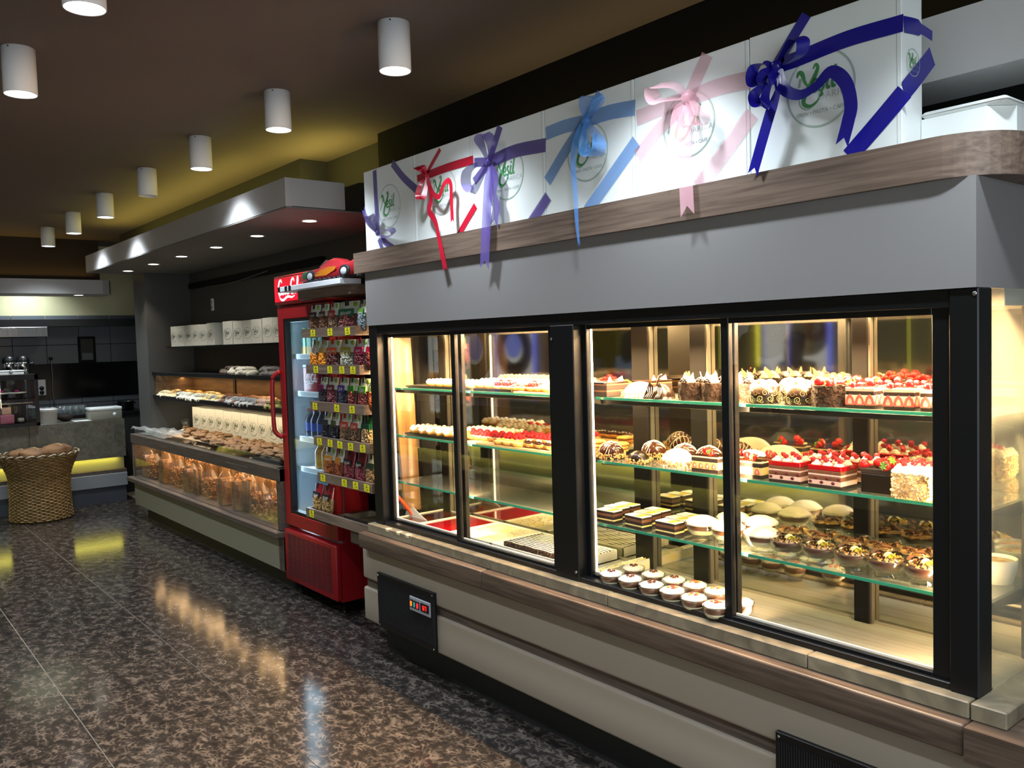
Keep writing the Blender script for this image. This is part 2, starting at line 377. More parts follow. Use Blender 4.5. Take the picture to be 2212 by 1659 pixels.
for i in range(8):
    x = -2.797-1.055*i
    if i == 3: x += .03
    lamp(x, 1.735, i != 3, ('unlit white cylinder lamp, fourth from the front of the row beside the bulkhead' if i == 3 else
         f'lit white cylinder ceiling lamp, {NM[i]} in the row beside the bulkhead'))
lamp(-2.80, .665, True, 'lit white cylinder lamp cut by the top edge of the picture')
lamp(-3.855, .665, True, 'lit white cylinder lamp hanging alone at the upper left edge')
for x, y in ((-1.74, 1.735), (-.69, 1.735), (-1.74, .665), (-.69, .665), (-4.91, .665), (-5.97, .665), (-7.1, .665), (.4, 1.735), (.4, .665), (-4.3, -.8), (-2.2, -.8), (-.3, -.8), (-6.5, -.8), (-8.3, .665)):
    OUT += 1; lamp(x, y, True, f'lit white cylinder ceiling lamp beyond the picture, {NTH[OUT]} of the unseen ones')
# ================================================================== DISPLAY CASE
case = thing('display_case', 'long walnut and white refrigerated pastry case with black sliding glass doors', 'display case', (-2.28, 2.3, 0))
class _P: pass
def cpart(mb, name, m, parent=None, label=None):
    # parts are modelled in room coordinates; shift them under the case
    o = mb.obj(name, m, parent or case, label=label)
    if not parent: o.location = (2.28, -2.3, 0)
    return o
M_GLASS = glass('clear_glass'); M_GLASSE = mat('green_glass_edge', '#2f8a74', .2); M_SHELFG = glass('shelf_glass', (.88, .95, .92), 1.2, 0.0, .06, (.72, .8, .74))
M_FOG = glass('foggy_glass', (.95, .97, .95), 1.0, .05, .20, (.5, .5, .44))
M_MIRROR = noisy('hazy_mirror', '#b3b1a2', '#c6c4b4', (1, 1, .4), 2, rough=.045, metal=1.0)
cpart(MB().box((-3.74, 2.155, 0), (.6, 2.5, .17)), 'kick_board', M_KICK)
cpart(MB().box((-3.80, 2.062, .165), (.6, 2.5, .335), .012, seg=3), 'lower_panel', M_CREAM)
cpart(MB().box((-3.785, 2.078, .335), (.6, 2.5, .378)), 'wood_strip', M_WOODD)
cpart(MB().box((-3.80, 2.062, .378), (.6, 2.5, .555), .012, seg=3), 'upper_panel', M_CREAM)
# wooden ledge: near and far length, and the return at its far end
cpart(MB().box((-3.76, 2.022, .545), (-2.75, 2.5, .622), .008, seg=3), 'ledge_board', M_LEDGE)
cpart(MB().box((-2.748, 2.022, .545), (-.868, 2.5, .622), .008, seg=3), 'ledge_board', M_LEDGE)
led = [(-.864, 2.012), (-.3, 2.012), (-.05, 2.06), (.15, 2.2), (.22, 2.5), (-.864, 2.5)]
cpart(MB().prism(led, .54, .622), 'ledge_board', M_LEDGE)
cpart(MB().box((-4.05, 2.13, .50), (-3.762, 2.5, .60), .006), 'ledge_return', M_WOODD)
# stone sill in lengths, with chips
xs = [-3.735, -3.33, -2.735, -2.07, -1.30, -.872]
for a, b2 in zip(xs, xs[1:]):
    cpart(MB().box((a+.0015, 2.062, .622), (b2-.0015, 2.20, .664), .003), 'stone_sill', M_STONE)
cpart(MB().box((-.87, 2.062, .622), (-.79, 2.51, .664), .003), 'stone_sill', M_STONE)
for x in (-3.56, -3.46, -3.38):
    cpart(MB().box((x, 2.060, .648), (x+.03, 2.085, .6655), .004), 'stone_chip', mat('chipped_stone', '#c2b394', .8))
# deck
M_DECK = noisy('steel_deck', '#a8a59b', '#b9b6ac', (1, 40, 1), 3, rough=.35, metal=.25)
cpart(MB().box((-3.70, 2.12, .60), (-2.30, 2.46, .655)), 'deck_panel', M_DECK)
cpart(MB().box((-2.298, 2.12, .60), (-.875, 2.30, .655)), 'deck_panel', M_DECK)
cpart(MB().box((-2.298, 2.302, .60), (-.875, 2.46, .655)), 'deck_panel', M_DECK)
cpart(MB().box((-3.70, 2.452, .655), (-.875, 2.462, .664)), 'mirror_rail', mat('anodised_rail', '#b8b4a8', .35, .8))
# frame
FX0, FX1 = -3.70, -.863
fr = MB()
cpart(MB().box((-3.71, 2.095, .664), (-3.635, 2.17, 1.642), .003), 'frame_post', M_BLACK)
cpart(MB().box((-.932, 2.095, .664), (-.864, 2.17, 1.642), .003), 'frame_post', M_BLACK)
cpart(MB().box((-2.372, 2.097, .664), (-2.245, 2.17, 1.60), .003), 'frame_post', M_BLACK)
cpart(MB().box((-3.635, 2.1, 1.598), (-.932, 2.17, 1.642), .002), 'top_rail', M_BLACK)
cpart(MB().box((-3.635, 2.1, .664), (-.932, 2.17, .682), .002), 'bottom_rail', M_BLACK)
for x, z in ((-.872, 1.628), (-2.257, .70), (-2.36, 1.55)):
    cpart(MB().lathe([(0, 0), (.006, 0), (.005, .003), (0, .003)], 12, M=Matrix.Translation((x, 2.095, z)) @ Matrix.Rotation(PI/2, 4, 'X')), 'screw', M_CHROME)
def door(x0, x1, y, zb, zt, sl, sr, led=True):
    m = MB(); t = .02
    m.box((x0, y-t/2, zb), (x0+sl, y+t/2, zt), .002); m.box((x1-sr, y-t/2, zb), (x1, y+t/2, zt), .002)
    m.box((x0+sl, y-t/2, zt-.03), (x1-sr, y+t/2, zt), .001); m.box((x0+sl, y-t/2, zb), (x1-sr, y+t/2, zb+.022), .001)
    d = cpart(m, 'sliding_door', M_BLACK)
    MB().box((x0+sl-.004, y-.002, zb+.015), (x1-sr+.004, y+.002, zt-.02)).obj('glass_pane', M_GLASS, d)
    MB().box((x0+sl, y+.006, zb+.022), (x1-sr, y+.012, zb+.028)).obj('gasket', mat('white_gasket', '#e9e6dc', .5), d)
    if led: MB().box((x0+sl, y+.008, zb+.03), (x0+sl+.007, y+.016, zt-.03), .002).obj('led_strip', M_LEDS, d)
M_LEDS = mat('led_strip', '#fff6e6', .4, emit='#ffe6c0', estr=2.2)
def px_x(px, py=900): return onY(px, py, 2.12).x
door(-3.64, px_x(993), 2.148, .670, 1.612, .035, .03)
door(px_x(981), -2.37, 2.122, .670, 1.612, .03, .028, False)
door(-2.25, px_x(1581), 2.148, .670, 1.612, .03, .03)
door(px_x(1562), -.93, 2.122, .670, 1.612, .03, .05, False)
# mirrored back with black frames
cpart(MB().box((-3.70, 2.462, .642), (-.87, 2.472, 1.64)), 'mirror_back', M_MIRROR)
for px, w in ((962, .055), (1388, .085), (1512, .07), (1860, .05)):
    x = onY(px, 1000, 2.44).x
    m = MB().box((x-w/2, 2.435, .642), (x+w/2, 2.461, 1.62), .002)
    cpart(m, 'mirror_frame', mat('matte_black', '#050505', .7, spec=.15))
    cpart(MB().box((x+w/2, 2.44, .642), (x+w/2+.006, 2.46, 1.62)), 'frame_trim', mat('dark_anodised', '#5a584f', .5, .6))
# end panes
cpart(MB().box((-3.700, 2.17, .664), (-3.695, 2.46, 1.64)), 'end_pane', M_GLASS)
cpart(MB().box((-.873, 2.17, .664), (-.868, 2.50, 1.64)), 'end_pane', M_FOG, label='foggy end pane misted with condensation')
cpart(MB().box((-.90, 2.44, .664), (-.866, 2.50, 1.64), .002), 'frame_post', M_BLACK)
# glass shelves
SZ = [1.335, 1.103, .872]
def shelf(x0, x1, z, rail, y0=2.185, y1=2.455):
    s = cpart(MB().box((x0, y0+.001, z-.008), (x1, y1, z)), 'glass_shelf', M_SHELFG)
    MB().box((x0, y0-.0015, z-.0085), (x1, y0+.001, z+.0002)).obj('polished_edge', M_GLASSE, s)
    if rail: MB().box((x0+.01, y0+.012, z-.026), (x1-.01, y0+.03, z-.0085), .002).obj('shelf_rail', M_BLACK, s)
    for x in (x0+.012, x1-.018):
        MB().prism([(0, -.009), (.25, -.009), (.25, -.05), (.2, -.05), (.0, -.016)], 0, .006, M=Matrix(((0, 0, 1, x), (1, 0, 0, y0+.01), (0, 1, 0, z), (0, 0, 0, 1)))).obj('bracket', mat('shelf_bracket', '#3a3b38', .4, .6), s)
for z, r in zip(SZ, (1, 0, 0)):
    shelf(-3.655, -2.375, z, r); shelf(-2.225, -.885, z, r)
# header, top slab
cpart(MB().box((-3.712, 2.088, 1.642), (-.866, 2.53, 1.90)), 'header_panel', M_PANELW)
cpart(MB().box((-3.72, 2.255, 1.60), (-.87, 2.46, 1.642)), 'case_ceiling', mat('case_ceiling', '#c9c4b6', .6))
R = .16; sl = [(-3.785, 2.53), (-3.785, 2.068), (-2.0, 2.068), (-.80-R, 2.068)]+[(-.80-R+R*math.sin(a), 2.068+R-R*math.cos(a)) for a in [PI/2*k/10 for k in range(1, 11)]]+[(-.80, 2.53)]
cpart(MB().prism(sl, 1.90, 2.0), 'top_slab', M_WOOD)
# ventilation covers in the plinth
def vent(x0, x1, z0, z1):
    v = cpart(MB().box((x0, 2.048, z0), (x1, 2.064, z1), .002), 'vent_cover', M_BLACK)
    n = int((x1-x0)/.008); m = MB()
    for k in range(n): m.box((x0+.012+k*.008, 2.0455, z0+.03), (x0+.016+k*.008, 2.048, z1-.025))
    m.obj('vent_ribs', mat('vent_rib', '#15161a', .5), v, stuff=True)
    for x in (x0+.012, x1-.012):
        for z in (z0+.012, z1-.012):
            MB().lathe([(0, 0), (.005, 0), (.004, .003), (0, .003)], 10, M=Matrix.Translation((x, 2.048, z)) @ Matrix.Rotation(PI/2, 4, 'X')).obj('screw', M_CHROME, v)
    return v
v1 = vent(-3.634, -3.137, .172, .44); vent(-1.395, -.70, .16, .42)
x0, x1 = onY(887, 1310, 2.045).x, onY(931, 1325, 2.045).x
cpart(MB().box((x0, 2.040, .326), (x1, 2.046, .392), .002), 'control_plate', mat('control_plate', '#8b8d92', .45))
cp = KIDS[case.name][-1]
def seg7(ch, w, h, t):
    on = {'0': 'abcdef', '6': 'acdefg', '7': 'abc', '1': 'bc'}[ch]; R2 = []
    if 'a' in on: R2.append((0, h-t, w, h))
    if 'b' in on: R2.append((w-t, h/2, w, h))
    if 'c' in on: R2.append((w-t, 0, w, h/2))
    if 'd' in on: R2.append((0, 0, w, t))
    if 'e' in on: R2.append((0, 0, t, h/2))
    if 'f' in on: R2.append((0, h/2, t, h))
    if 'g' in on: R2.append((0, h/2-t/2, w, h/2+t/2))
    return R2
L = x1-x0
for k, (c, e) in enumerate((('#ff5a14', 1.6), ('#1f8f86', .35), ('#ff1c24', 1.4))):
    xx = x0+L*(.06+.155*k)
    MB().box((xx, 2.036, .343), (xx+L*.115, 2.041, .378), .001).obj('rocker_switch', M_BLACK, cp)
    MB().box((xx+L*.02, 2.0345, .349), (xx+L*.095, 2.0365, .371)).obj('switch_light', mat('switch_'+c[1:], c, .4, emit=c, estr=e), cp)
MB().box((x0+L*.56, 2.037, .342), (x0+L*.95, 2.041, .380), .001).obj('display_window', M_BLACK, cp)
m = MB()
for k, ch in enumerate('67'):
    for a in seg7(ch, .012, .02, .003): m.box((x0+L*.68+k*.016+a[0], 2.0355, .351+a[1]), (x0+L*.68+k*.016+a[2], 2.0372, .351+a[3]))
m.obj('display_digits', mat('red_digits', '#ff2020', .4, emit='#ff2018', estr=1.3), cp)
# ================================================================== PASTRIES
C_CREAM = mat('whipped_cream', '#f6efe0', .55, sss=.1); C_CUST = mat('custard', '#f2d98a', .5); C_CHOC = mat('dark_chocolate', '#1a0e09', .25)
C_CHOCM = noisy('choc_sponge', '#150a06', '#28150d', (1, 1, 1), 90, rough=.8, bump=.4); C_MILK = mat('milk_mousse', '#6e4730', .55)
C_GLAZE = mat('milk_chocolate_glaze', '#35190f', .16, coat=.3); C_SPONGE = noisy('pale_sponge', '#d9b070', '#eccb8c', (1, 1, 1), 90, rough=.8, bump=.3)
C_RED = mat('strawberry_red', '#c4161c', .22, coat=.4); C_RASP = mat('raspberry', '#b3202e', .35); C_LEAF = mat('strawberry_leaf', '#5f8a2c', .6)
C_JELLY = mat('red_jelly', '#b40716', .12, coat=.5); C_PASTRY = noisy('baked_pastry', '#b87a36', '#e0ad5f', (1, 1, 1), 40, rough=.6, bump=.2)
C_NUT = noisy('chopped_nuts', '#a9793f', '#dcb578', (1, 1, 1), 60, rough=.8, bump=.3); C_FLAKE = mat('chocolate_flake', '#22120a', .8, spec=.15)
C_WHITECH = mat('white_chocolate', '#f0dca8', .4); C_BERRY = mat('blackberry', '#1c1416', .25); C_PIST = mat('pistachio', '#a8a12c', .8)
C_CARAM = noisy('caramel_top', '#3c1305', '#6e2a0a', (1, 1, 1), 14, rough=.15, coat=.4); C_PINKC = mat('pink_cream', '#eec3b4', .6)
C_BLUSH = mat('cut_strawberry', '#d9635a', .4); C_APRI = mat('dried_fruit', '#e08a35', .5); C_ACET = glass('acetate_wrap', (.98, .98, 1), 1.0)
C_BOWLG = glass('bowl_glass', (.97, .98, .97), 1.2, ior=1.5); C_BOARD = mat('cake_board', '#c9ab78', .6); C_TRAYB = mat('black_tray', '#141210', .4)
C_TRAYW = mat('white_tray', '#dfe0d6', .4); C_PORC = mat('porcelain', '#efece4', .3)
CACHE = {}
def place(kind, x, y, z, label, rz=0.0, group=None, cat='cake', s=None, name=None):
    if kind not in CACHE:
        r = thing(name or kind, label, cat, (x, y, z), rz, group); BUILD[kind](r); CACHE[kind] = r
        if s: r.scale = (s, s, s) if not hasattr(s, '__len__') else s
        return r
    r = dup(CACHE[kind], (x, y, z), rz, label, group, s or 1.0); r['category'] = cat
    if group is None and 'group' in r: del r['group']
    if name: r.name = name
    return r
def strawberry_me():
    m = MB(); m.lathe([(0, 0), (.006, .002), (.0105, .009), (.0125, .016), (.010, .021), (0, .022)], 12); return m.mesh('strawberry', C_RED)
STRAW_ME = strawberry_me()
def leaf_me():
    m = MB()
    for k in range(6):
        a = k*PI/3; d = Vector((math.cos(a), math.sin(a), 0)); e = Vector((-d.y, d.x, 0))
        m.quad([Vector((0, 0, .022)), d*.006+e*.0035+Vector((0, 0, .024)), d*.0125+Vector((0, 0, .0215)), d*.006-e*.0035+Vector((0, 0, .024))])
    return m.mesh('leaf', C_LEAF)
LEAF_ME = leaf_me()
def strawberry(p, loc, tilt=None, leaf=True, s=1.0):
    o = link('strawberry', STRAW_ME, p, loc, tilt or (rnd.uniform(1.0, 1.9), rnd.uniform(-.4, .4), rnd.uniform(0, 6.28))); o.scale = (s, s, s)
    if leaf: link('leaf', LEAF_ME, o)
    return o
def rasp_me():
    m = MB(); m.ell((0, 0, .007), (.0065, .0065, .0075), 8, 6)
    for k in range(16):
        a = k*2.4; h = .002+.011*(k/16); r = .0066*math.sqrt(max(.1, 1-((h-.007)/.0085)**2)); m.ico((r*math.cos(a), r*math.sin(a), h), (.0022,)*3)
    return m.mesh('raspberry', C_RASP)
RASP_ME = rasp_me()
def rasp(p, loc, matl=None, s=1.0):
    o = link('berry', RASP_ME, p, loc, (0, 0, rnd.random()*6)); o.scale = (s, s, s); return o
def dollop(m, c, r, h=1.0, mi=0):
    for k in range(2):
        f = 1-.35*k; m.ell((c[0], c[1], c[2]+r*.38*k*h), (r*f, r*f, r*.62*h), 12, 7, mi, nz=.10, nf=16)
def flakes(m, fn, n, size, mi=0):
    for _ in range(n):
        p, nr = fn(); nr = Vector(nr); t = nr.orthogonal().normalized(); t.rotate(Matrix.Rotation(rnd.random()*6.28, 3, nr)); b = nr.cross(t)
        L, w = size*rnd.uniform(.6, 1.4), size*rnd.uniform(.15, .4); p = Vector(p); up = nr*size*rnd.uniform(.05, .45)
        m.quad([p-t*L-b*w, p+t*L-b*w+up*.3, p+t*L+b*w+up, p-t*L+b*w+up*.6], mi)
def bits(m, fn, n, size, mi=0):
    for _ in range(n):
        p, _n = fn(); s = size*rnd.uniform(.6, 1.3); m.ico(p, (s, s*rnd.uniform(.6, 1), s*rnd.uniform(.5, .9)), mi, 1, Euler((rnd.random()*6, rnd.random()*6, 0)).to_matrix(), sm=False)
def cylside(r, z0, z1):
    def f():
        a = rnd.random()*2*PI; return (r*math.cos(a), r*math.sin(a), rnd.uniform(z0, z1)), (math.cos(a), math.sin(a), 0)
    return f
def disc(r, z):
    def f():
        a = rnd.random()*2*PI; q = r*math.sqrt(rnd.random()); return (q*math.cos(a), q*math.sin(a), z), (0, 0, 1)
    return f
def boxsurf(w, d, z0, z1):
    def f():
        k = rnd.random()
        if k < .35: return (rnd.uniform(-w/2, w/2), -d/2, rnd.uniform(z0, z1)), (0, -1, 0)
        if k < .55: return (rnd.uniform(-w/2, w/2), d/2, rnd.uniform(z0, z1)), (0, 1, 0)
        return ((w/2 if k < .85 else -w/2), rnd.uniform(-d/2, d/2), rnd.uniform(z0, z1)), (1 if k < .85 else -1, 0, 0)
    return f
def recttop(w, d, z):
    return lambda: ((rnd.uniform(-w/2, w/2), rnd.uniform(-d/2, d/2), z+rnd.uniform(0, .003)), (0, 0, 1))
def layers(p, w, d, spec, z=0.0, r=.0015):
    for nm, h, m in spec:
        MB().box((-w/2, -d/2, z), (w/2, d/2, z+h), r).obj(nm, m, p); z += h
    return z
def shards(p, z, pts, m=None):
    for (x, y, a, h) in pts:
        q = MB(); q.prism([(-.016, 0), (.014, 0), (.004, h)], -.0012, .0012, M=Matrix.Rotation(PI/2, 4, 'X')); q.obj('chocolate_shard', m or C_WHITECH, p, (x, y, z), (rnd.uniform(-.3, .3), rnd.uniform(-.4, .4), a))
# ---- builders -------------------------------------------------------------
def b_slab(p):
    layers(p, .10, .11, [('sponge', .016, C_CHOCM), ('mousse', .008, C_MILK), ('sponge', .016, C_CHOCM), ('mousse', .006, C_MILK), ('glaze', .008, C_CHOC)])
    shards(p, .054, [(.03, .03, .6, .02), (.02, -.01, 1.8, .018)])
def halfdome(L, r, h, m, nz=.03):
    q = MB(); q.ell((0, 0, 0), (r, L/2, h), 20, 14, nz=nz, nf=14)
    bmesh.ops.bisect_plane(q.bm, geom=q.bm.verts[:]+q.bm.edges[:]+q.bm.faces[:], plane_co=(0, 0, .0), plane_no=(0, 0, 1), clear_inner=True)
    return q
def crust(p, L, r, h=.018, n=150, m=None):
    q = MB()
    for _ in range(n):
        a = rnd.random()*2*PI; k = rnd.uniform(.93, 1.05); z = rnd.uniform(.001, h); s = rnd.uniform(.0025, .0052)
        q.ico((r*k*math.cos(a), L/2*k*math.sin(a), z), (s, s*.8, s*.7), 0, 1, Euler((rnd.random()*6, rnd.random()*6, 0)).to_matrix(), sm=False)
    q.obj('nut_crust', m or C_NUT, p, stuff=True)
def drizzle(p, L, r, h, n=9, m=None):
    q = MB()
    for k in range(n):
        y = -L/2*.75+L*.75*k/(n-1); c = math.sqrt(max(.05, 1-(y/(L/2))**2)); pts = []
        for i in range(9):
            a = PI*(.08+.84*i/8); pts.append((r*c*math.cos(a)*1.01, y+.006*math.sin(i*1.3+k), h*c*math.sin(a)*1.015+.0008))
        q.tube(pts, .0011, 4)
    q.obj('icing_drizzle', m or C_CREAM, p)
def b_whitedome(p): halfdome(.17, .052, .062, None, .02).obj('meringue_dome', C_CREAM, p); crust(p, .17, .052, .024, 230)
def b_chocdome(p): halfdome(.12, .046, .052, None, .02).obj('glazed_dome', C_GLAZE, p, (0, 0, .008)); MB().lathe([(0, 0), (.047, 0), (.046, .01), (0, .012)], 20, sy=1.3).obj('base', C_CHOC, p); crust(p, .126, .048, .02, 190); drizzle(p, .12, .046, .060)
def b_smalldome(p): halfdome(.09, .038, .038, None, .02).obj('glazed_dome', C_CHOC, p, (0, 0, .006)); crust(p, .094, .040, .015, 130)
def b_darkdome(p):
    halfdome(.09, .040, .05, None, .01).obj('glazed_dome', C_CHOC, p)
    for s, a in ((-1, .25), (1, -.2)):
        q = MB(); q.prism([(-.024, 0), (.024, 0), (.012, .045), (-.004, .058)], -.0012, .0012, M=Matrix.Rotation(PI/2, 4, 'X')); pl = q.obj('chocolate_plaque', C_CHOC, p, (s*.02, -.047, .001), (-.15, 0, a))
        t = MB()
        for k in range(4): t.tube([(-.018+.008*k, -.0018, .004), (-.004+.006*k, -.0018, .02), (-.012+.009*k, -.0018, .040)], .0007, 4)
        t.obj('icing_lines', C_CREAM, pl)
    q = MB(); pts = [(.0, -.03, .045+.0), (.006, -.033, .06), (.012, -.030, .078), (.02, -.025, .085)]; q.tube(pts, .0035, 6); q.obj('chocolate_curl', C_GLAZE, p)
def shaved(p, r=.054, h=.062, round_=True):
    q = MB(); q.lathe([(0, 0), (r, 0), (r, h), (0, h)], 28, sm=False); q.obj('cake_body', C_CHOCM, p)
    f = MB(); flakes(f, cylside(r, .004, h), 380, .0055); flakes(f, disc(r, h), 140, .0055); f.obj('chocolate_shavings', C_FLAKE, p, stuff=True)
def berries(p, c, z, r=.013, m=None):
    q = MB()
    for k in range(14):
        a = k*2.39; d = r*math.sqrt(k/14); q.ico((c[0]+d*math.cos(a), c[1]+d*math.sin(a), z+.004+.011*(1-k/14)), (.0046,)*3, 0, 2)
    q.obj('berry_cluster', m or C_BERRY, p)
def b_shavedberry(p):
    shaved(p); d = MB()
    for a in (0.5, 2.6, 4.4): dollop(d, (.028*math.cos(a), .028*math.sin(a), .064), .017)
    d.obj('cream_rosettes', C_CREAM, p)
    berries(p, (-.012, -.036), .062); berries(p, (.034, -.006), .062); berries(p, (-.036, .012), .062)
    shards(p, .062, [(.012, -.03, .3, .036), (-.03, -.01, 1.2, .034), (.02, .025, 2.2, .04)])
def b_shavedstraw(p):
    shaved(p, .058, .060)
    for k in range(7):
        a = k*.9; r = .038 if k else 0; strawberry(p, (r*math.cos(a), r*math.sin(a), .066), (rnd.uniform(1.2, 1.9), 0, a), True, 1.15)
def scroll(m, c, r, turns, d, map_, w=.0010):
    A, B = [], []
    for i in range(22):
        t = i/21; a = d*turns*2*PI*t+c[2]; q = r*(1-t*.82); ww = w*(1-.5*t)
        A.append(map_(c[0]+(q-ww)*math.cos(a), c[1]+(q-ww)*math.sin(a))); B.append(map_(c[0]+(q+ww)*math.cos(a), c[1]+(q+ww)*math.sin(a)))
    m.strip(A, B)
def b_wrapped(p):
    r, h = .047, .052
    MB().lathe([(0, 0), (r, 0), (r, h), (r-.002, h), (r-.002, .004), (0, .004)], 36).obj('chocolate_wrap', C_CHOC, p)
    MB().lathe([(0, .005), (r-.003, .005), (r-.003, h-.004), (0, h-.004)], 24).obj('cake_body', C_CHOCM, p)
    mp = lambda u, v: Vector(((r+.0006)*math.cos(u/r), (r+.0006)*math.sin(u/r), v))
    m = MB(); rr = random.Random(3); C = 2*PI*r
    for k in range(20):
        u = C*k/20; scroll(m, (u, .016+.018*(k % 2), rr.random()*6), .0105, 1.5, 1 if k % 2 else -1, mp)
        scroll(m, (u+.006, .042 if k % 2 else .007, rr.random()*6), .0055, 1.2, -1 if k % 2 else 1, mp, .0007)
        for q in range(3):
            cu, cv, cr = u+rr.uniform(0, .014), rr.uniform(.004, .048), rr.uniform(.0007, .0016)
            m.quad([mp(cu-cr, cv-cr), mp(cu+cr, cv-cr), mp(cu+cr, cv+cr), mp(cu-cr, cv+cr)])
    m.obj('scroll_pattern', mat('scroll_print', '#96885c', .5), p)
    d = MB()
    for k in range(7):
        a = k*PI/3; q = .029 if k < 6 else 0; dollop(d, (q*math.cos(a), q*math.sin(a), h), .017)
    d.obj('cream_rosettes', C_CREAM, p)
    
    for k in range(3): MB().ell((0, 0, 0), (.013, .010, .007), 10, 6, nz=.25).obj('fruit_chunk', mat('pale_fruit', '#efd9a0', .4), p, (.018*math.cos(k*2.1+.5), .018*math.sin(k*2.1+.5), h+.014), (.3, .2, k))
def cutstraw(p, x, y, z, ry=0.0, s=1.0):
    m = MB(); pts = [(-.012, 0), (-.0135, .008), (-.009, .022), (0, .031), (.009, .022), (.0135, .008), (.012, 0)]; m.prism([(a*s, b*s) for a, b in pts], -.001, .0012, M=Matrix.Rotation(PI/2, 4, 'X'))
    o = m.obj('cut_strawberry', C_BLUSH, p, (x, y, z), (0, 0, ry)); c = MB(); c.prism([(a*s*.45, b*s*.55+.004) for a, b in pts], -.0004, .0016, M=Matrix.Rotation(PI/2, 4, 'X')); c.obj('pale_core', C_PINKC, o)
def b_acetate(p):
    w = .095; z = layers(p, w, w, [('sponge', .013, C_CHOC), ('cream', .030, C_CREAM), ('sponge', .011, C_CHOCM), ('cream', .012, C_PINKC)])
    for k in range(3): cutstraw(p, -.032+.032*k, -w/2-.0004, .0105, 0, 1.15); cutstraw(p, w/2+.0004, -.032+.032*k, .0105, PI/2, 1.15)
    f = MB(); flakes(f, recttop(w, w, z), 150, .006); f.obj('chocolate_shavings', C_FLAKE, p, stuff=True)
    MB().box((-w/2-.003, -w/2-.003, .001), (w/2+.003, w/2+.003, z+.003), .006, seg=2).obj('acetate_wrap', C_ACET, p)
    for x, y in ((-.02, -.02), (.022, .01), (-.015, .028)): strawberry(p, (x, y, z+.006), None, False, 1.15)
def b_strawslice(p):
    w, d = .105, .055; z = layers(p, w, d, [('sponge', .011, C_CHOCM), ('cream', .024, C_CUST), ('sponge', .012, C_CHOCM), ('icing', .004, C_WHITECH)])
    for k in range(4): cutstraw(p, -.038+.025*k, -d/2-.0004, .013, 0, .62)
    for x in (-.022, .0, .03): MB().box((-.05, -.0035, 0), (.05, .0035, .003)).obj('chocolate_stick', C_GLAZE, p, (x*.3, x*.7, z+.001), (0, 0, .06))
    strawberry(p, (.02, -.004, z+.007)); strawberry(p, (-.02, .008, z+.007))
def b_jellyslice(p):
    w, d = .105, .085; z = layers(p, w, d, [('sponge', .008, C_CHOCM), ('cream', .014, C_PINKC), ('sponge', .012, C_MILK), ('cream', .006, C_PINKC), ('sponge', .010, C_MILK), ('jelly', .014, C_JELLY)])
    m = MB()
    for k in range(6): m.ell((-.045+.018*k, -d/2, .016+.012*(k % 2)), (.006, .002, .005), 8, 5)
    m.obj('cherries', mat('dark_cherry', '#5a1420', .4), p)
    q = MB()
    for x in (-.035, 0, .035):
        for y in (-.025, .02): dollop(q, (x, y, z), .014)
    q.obj('cream_rosettes', C_CREAM, p)
    for k in range(7): rasp(p, (-.042+.014*k, (-.03, .002, .03)[k % 3], z+.008), s=1.0)
def b_chocsquare(p):
    layers(p, .085, .085, [('sponge', .052, C_CHOC), ('crumb', .014, C_CHOCM)])
    for k in range(6): strawberry(p, (-.028+.028*(k % 3), -.02+.04*(k//3), .073), None, k % 2 == 0, 1.2)
def b_nutcube(p):
    w = .10; h = .07; MB().box((-w/2, -w/2, 0), (w/2, w/2, h), .008, seg=2).obj('cake_body', C_SPONGE, p)
    m = MB(); bits(m, boxsurf(w, w, .002, h-.005), 620, .0042); m.obj('nut_coating', noisy('almond_coating', '#8f7350', '#e6d2aa', (1, 1, 1), 30, rough=.8), p, stuff=True)
    d = MB()
    for k in range(16): dollop(d, (-.038+.025*(k % 4), -.038+.025*(k//4), h), .017)
    d.obj('cream_rosettes', C_CREAM, p)
    for k in range(4): rasp(p, (-.03+.02*k, -.02+.012*k, h+.013))
def b_creamcube(p):
    w = .10; z = layers(p, w, .09, [('sponge', .02, C_SPONGE), ('cream', .014, C_CREAM), ('sponge', .014, C_CHOCM)]); d = MB()
    for k in range(12): dollop(d, (-.038+.025*(k % 4), -.03+.03*(k//4), z), .018)
    d.obj('cream_rosettes', C_CREAM, p)
    for k in range(9): rasp(p, (-.04+.04*(k % 3), -.03+.03*(k//3), z+.016), s=1.1)
def b_layerslice(p):
    w, d = .088, .05
    layers(p, w, d, [('sponge', .009, C_CHOCM), ('banana_cream', .006, C_CUST), ('sponge', .009, C_CHOCM), ('mousse', .011, C_MILK), ('sponge', .007, C_CHOCM), ('white_icing', .004, C_CREAM)])
    m = MB(); m.prism([(.0, -.02), (.03, -.022), (.036, .018), (.012, .02)], .0462, .0468); m.obj('lemon_glaze', mat('lemon_glaze', '#d9c43a', .4), p)
def bowl(p, r=.052, h=.056, name='glass_bowl'):
    w = lambda a, k: 1+(.05*math.cos(12*a) if k in (0, 1, 2) else 0)
    pr = [(0, .002), (r*.60, 0), (r*.62, .006), (r*.50, .012), (r*.66, .016), (r*.88, .028), (r*.99, .044), (r*1.0, h), (r*.965, h), (r*.95, .044), (r*.84, .030), (r*.6, .018), (0, .017)]
    MB().lathe(pr, 36, wob=w).obj(name, C_BOWLG, p)
def fill(p, r, h, spec, z0=.0185):
    # layers inside the bowl; radius follows the bowl wall
    def R(z): return r*(.58+.39*min(1, max(0, (z-.017)/.028))**.6)
    z = z0
    for nm, dz, m in spec:
        f = MB(); off = rnd.random()*9
        f.lathe([(0, z), (R(z), z), (R(z+dz*.5), z+dz*.5), (R(z+dz), z+dz), (0, z+dz)], 28, wob=lambda a, k: .955+.02*math.sin(3*a+off)); f.obj(nm, m, p); z += dz
    return z
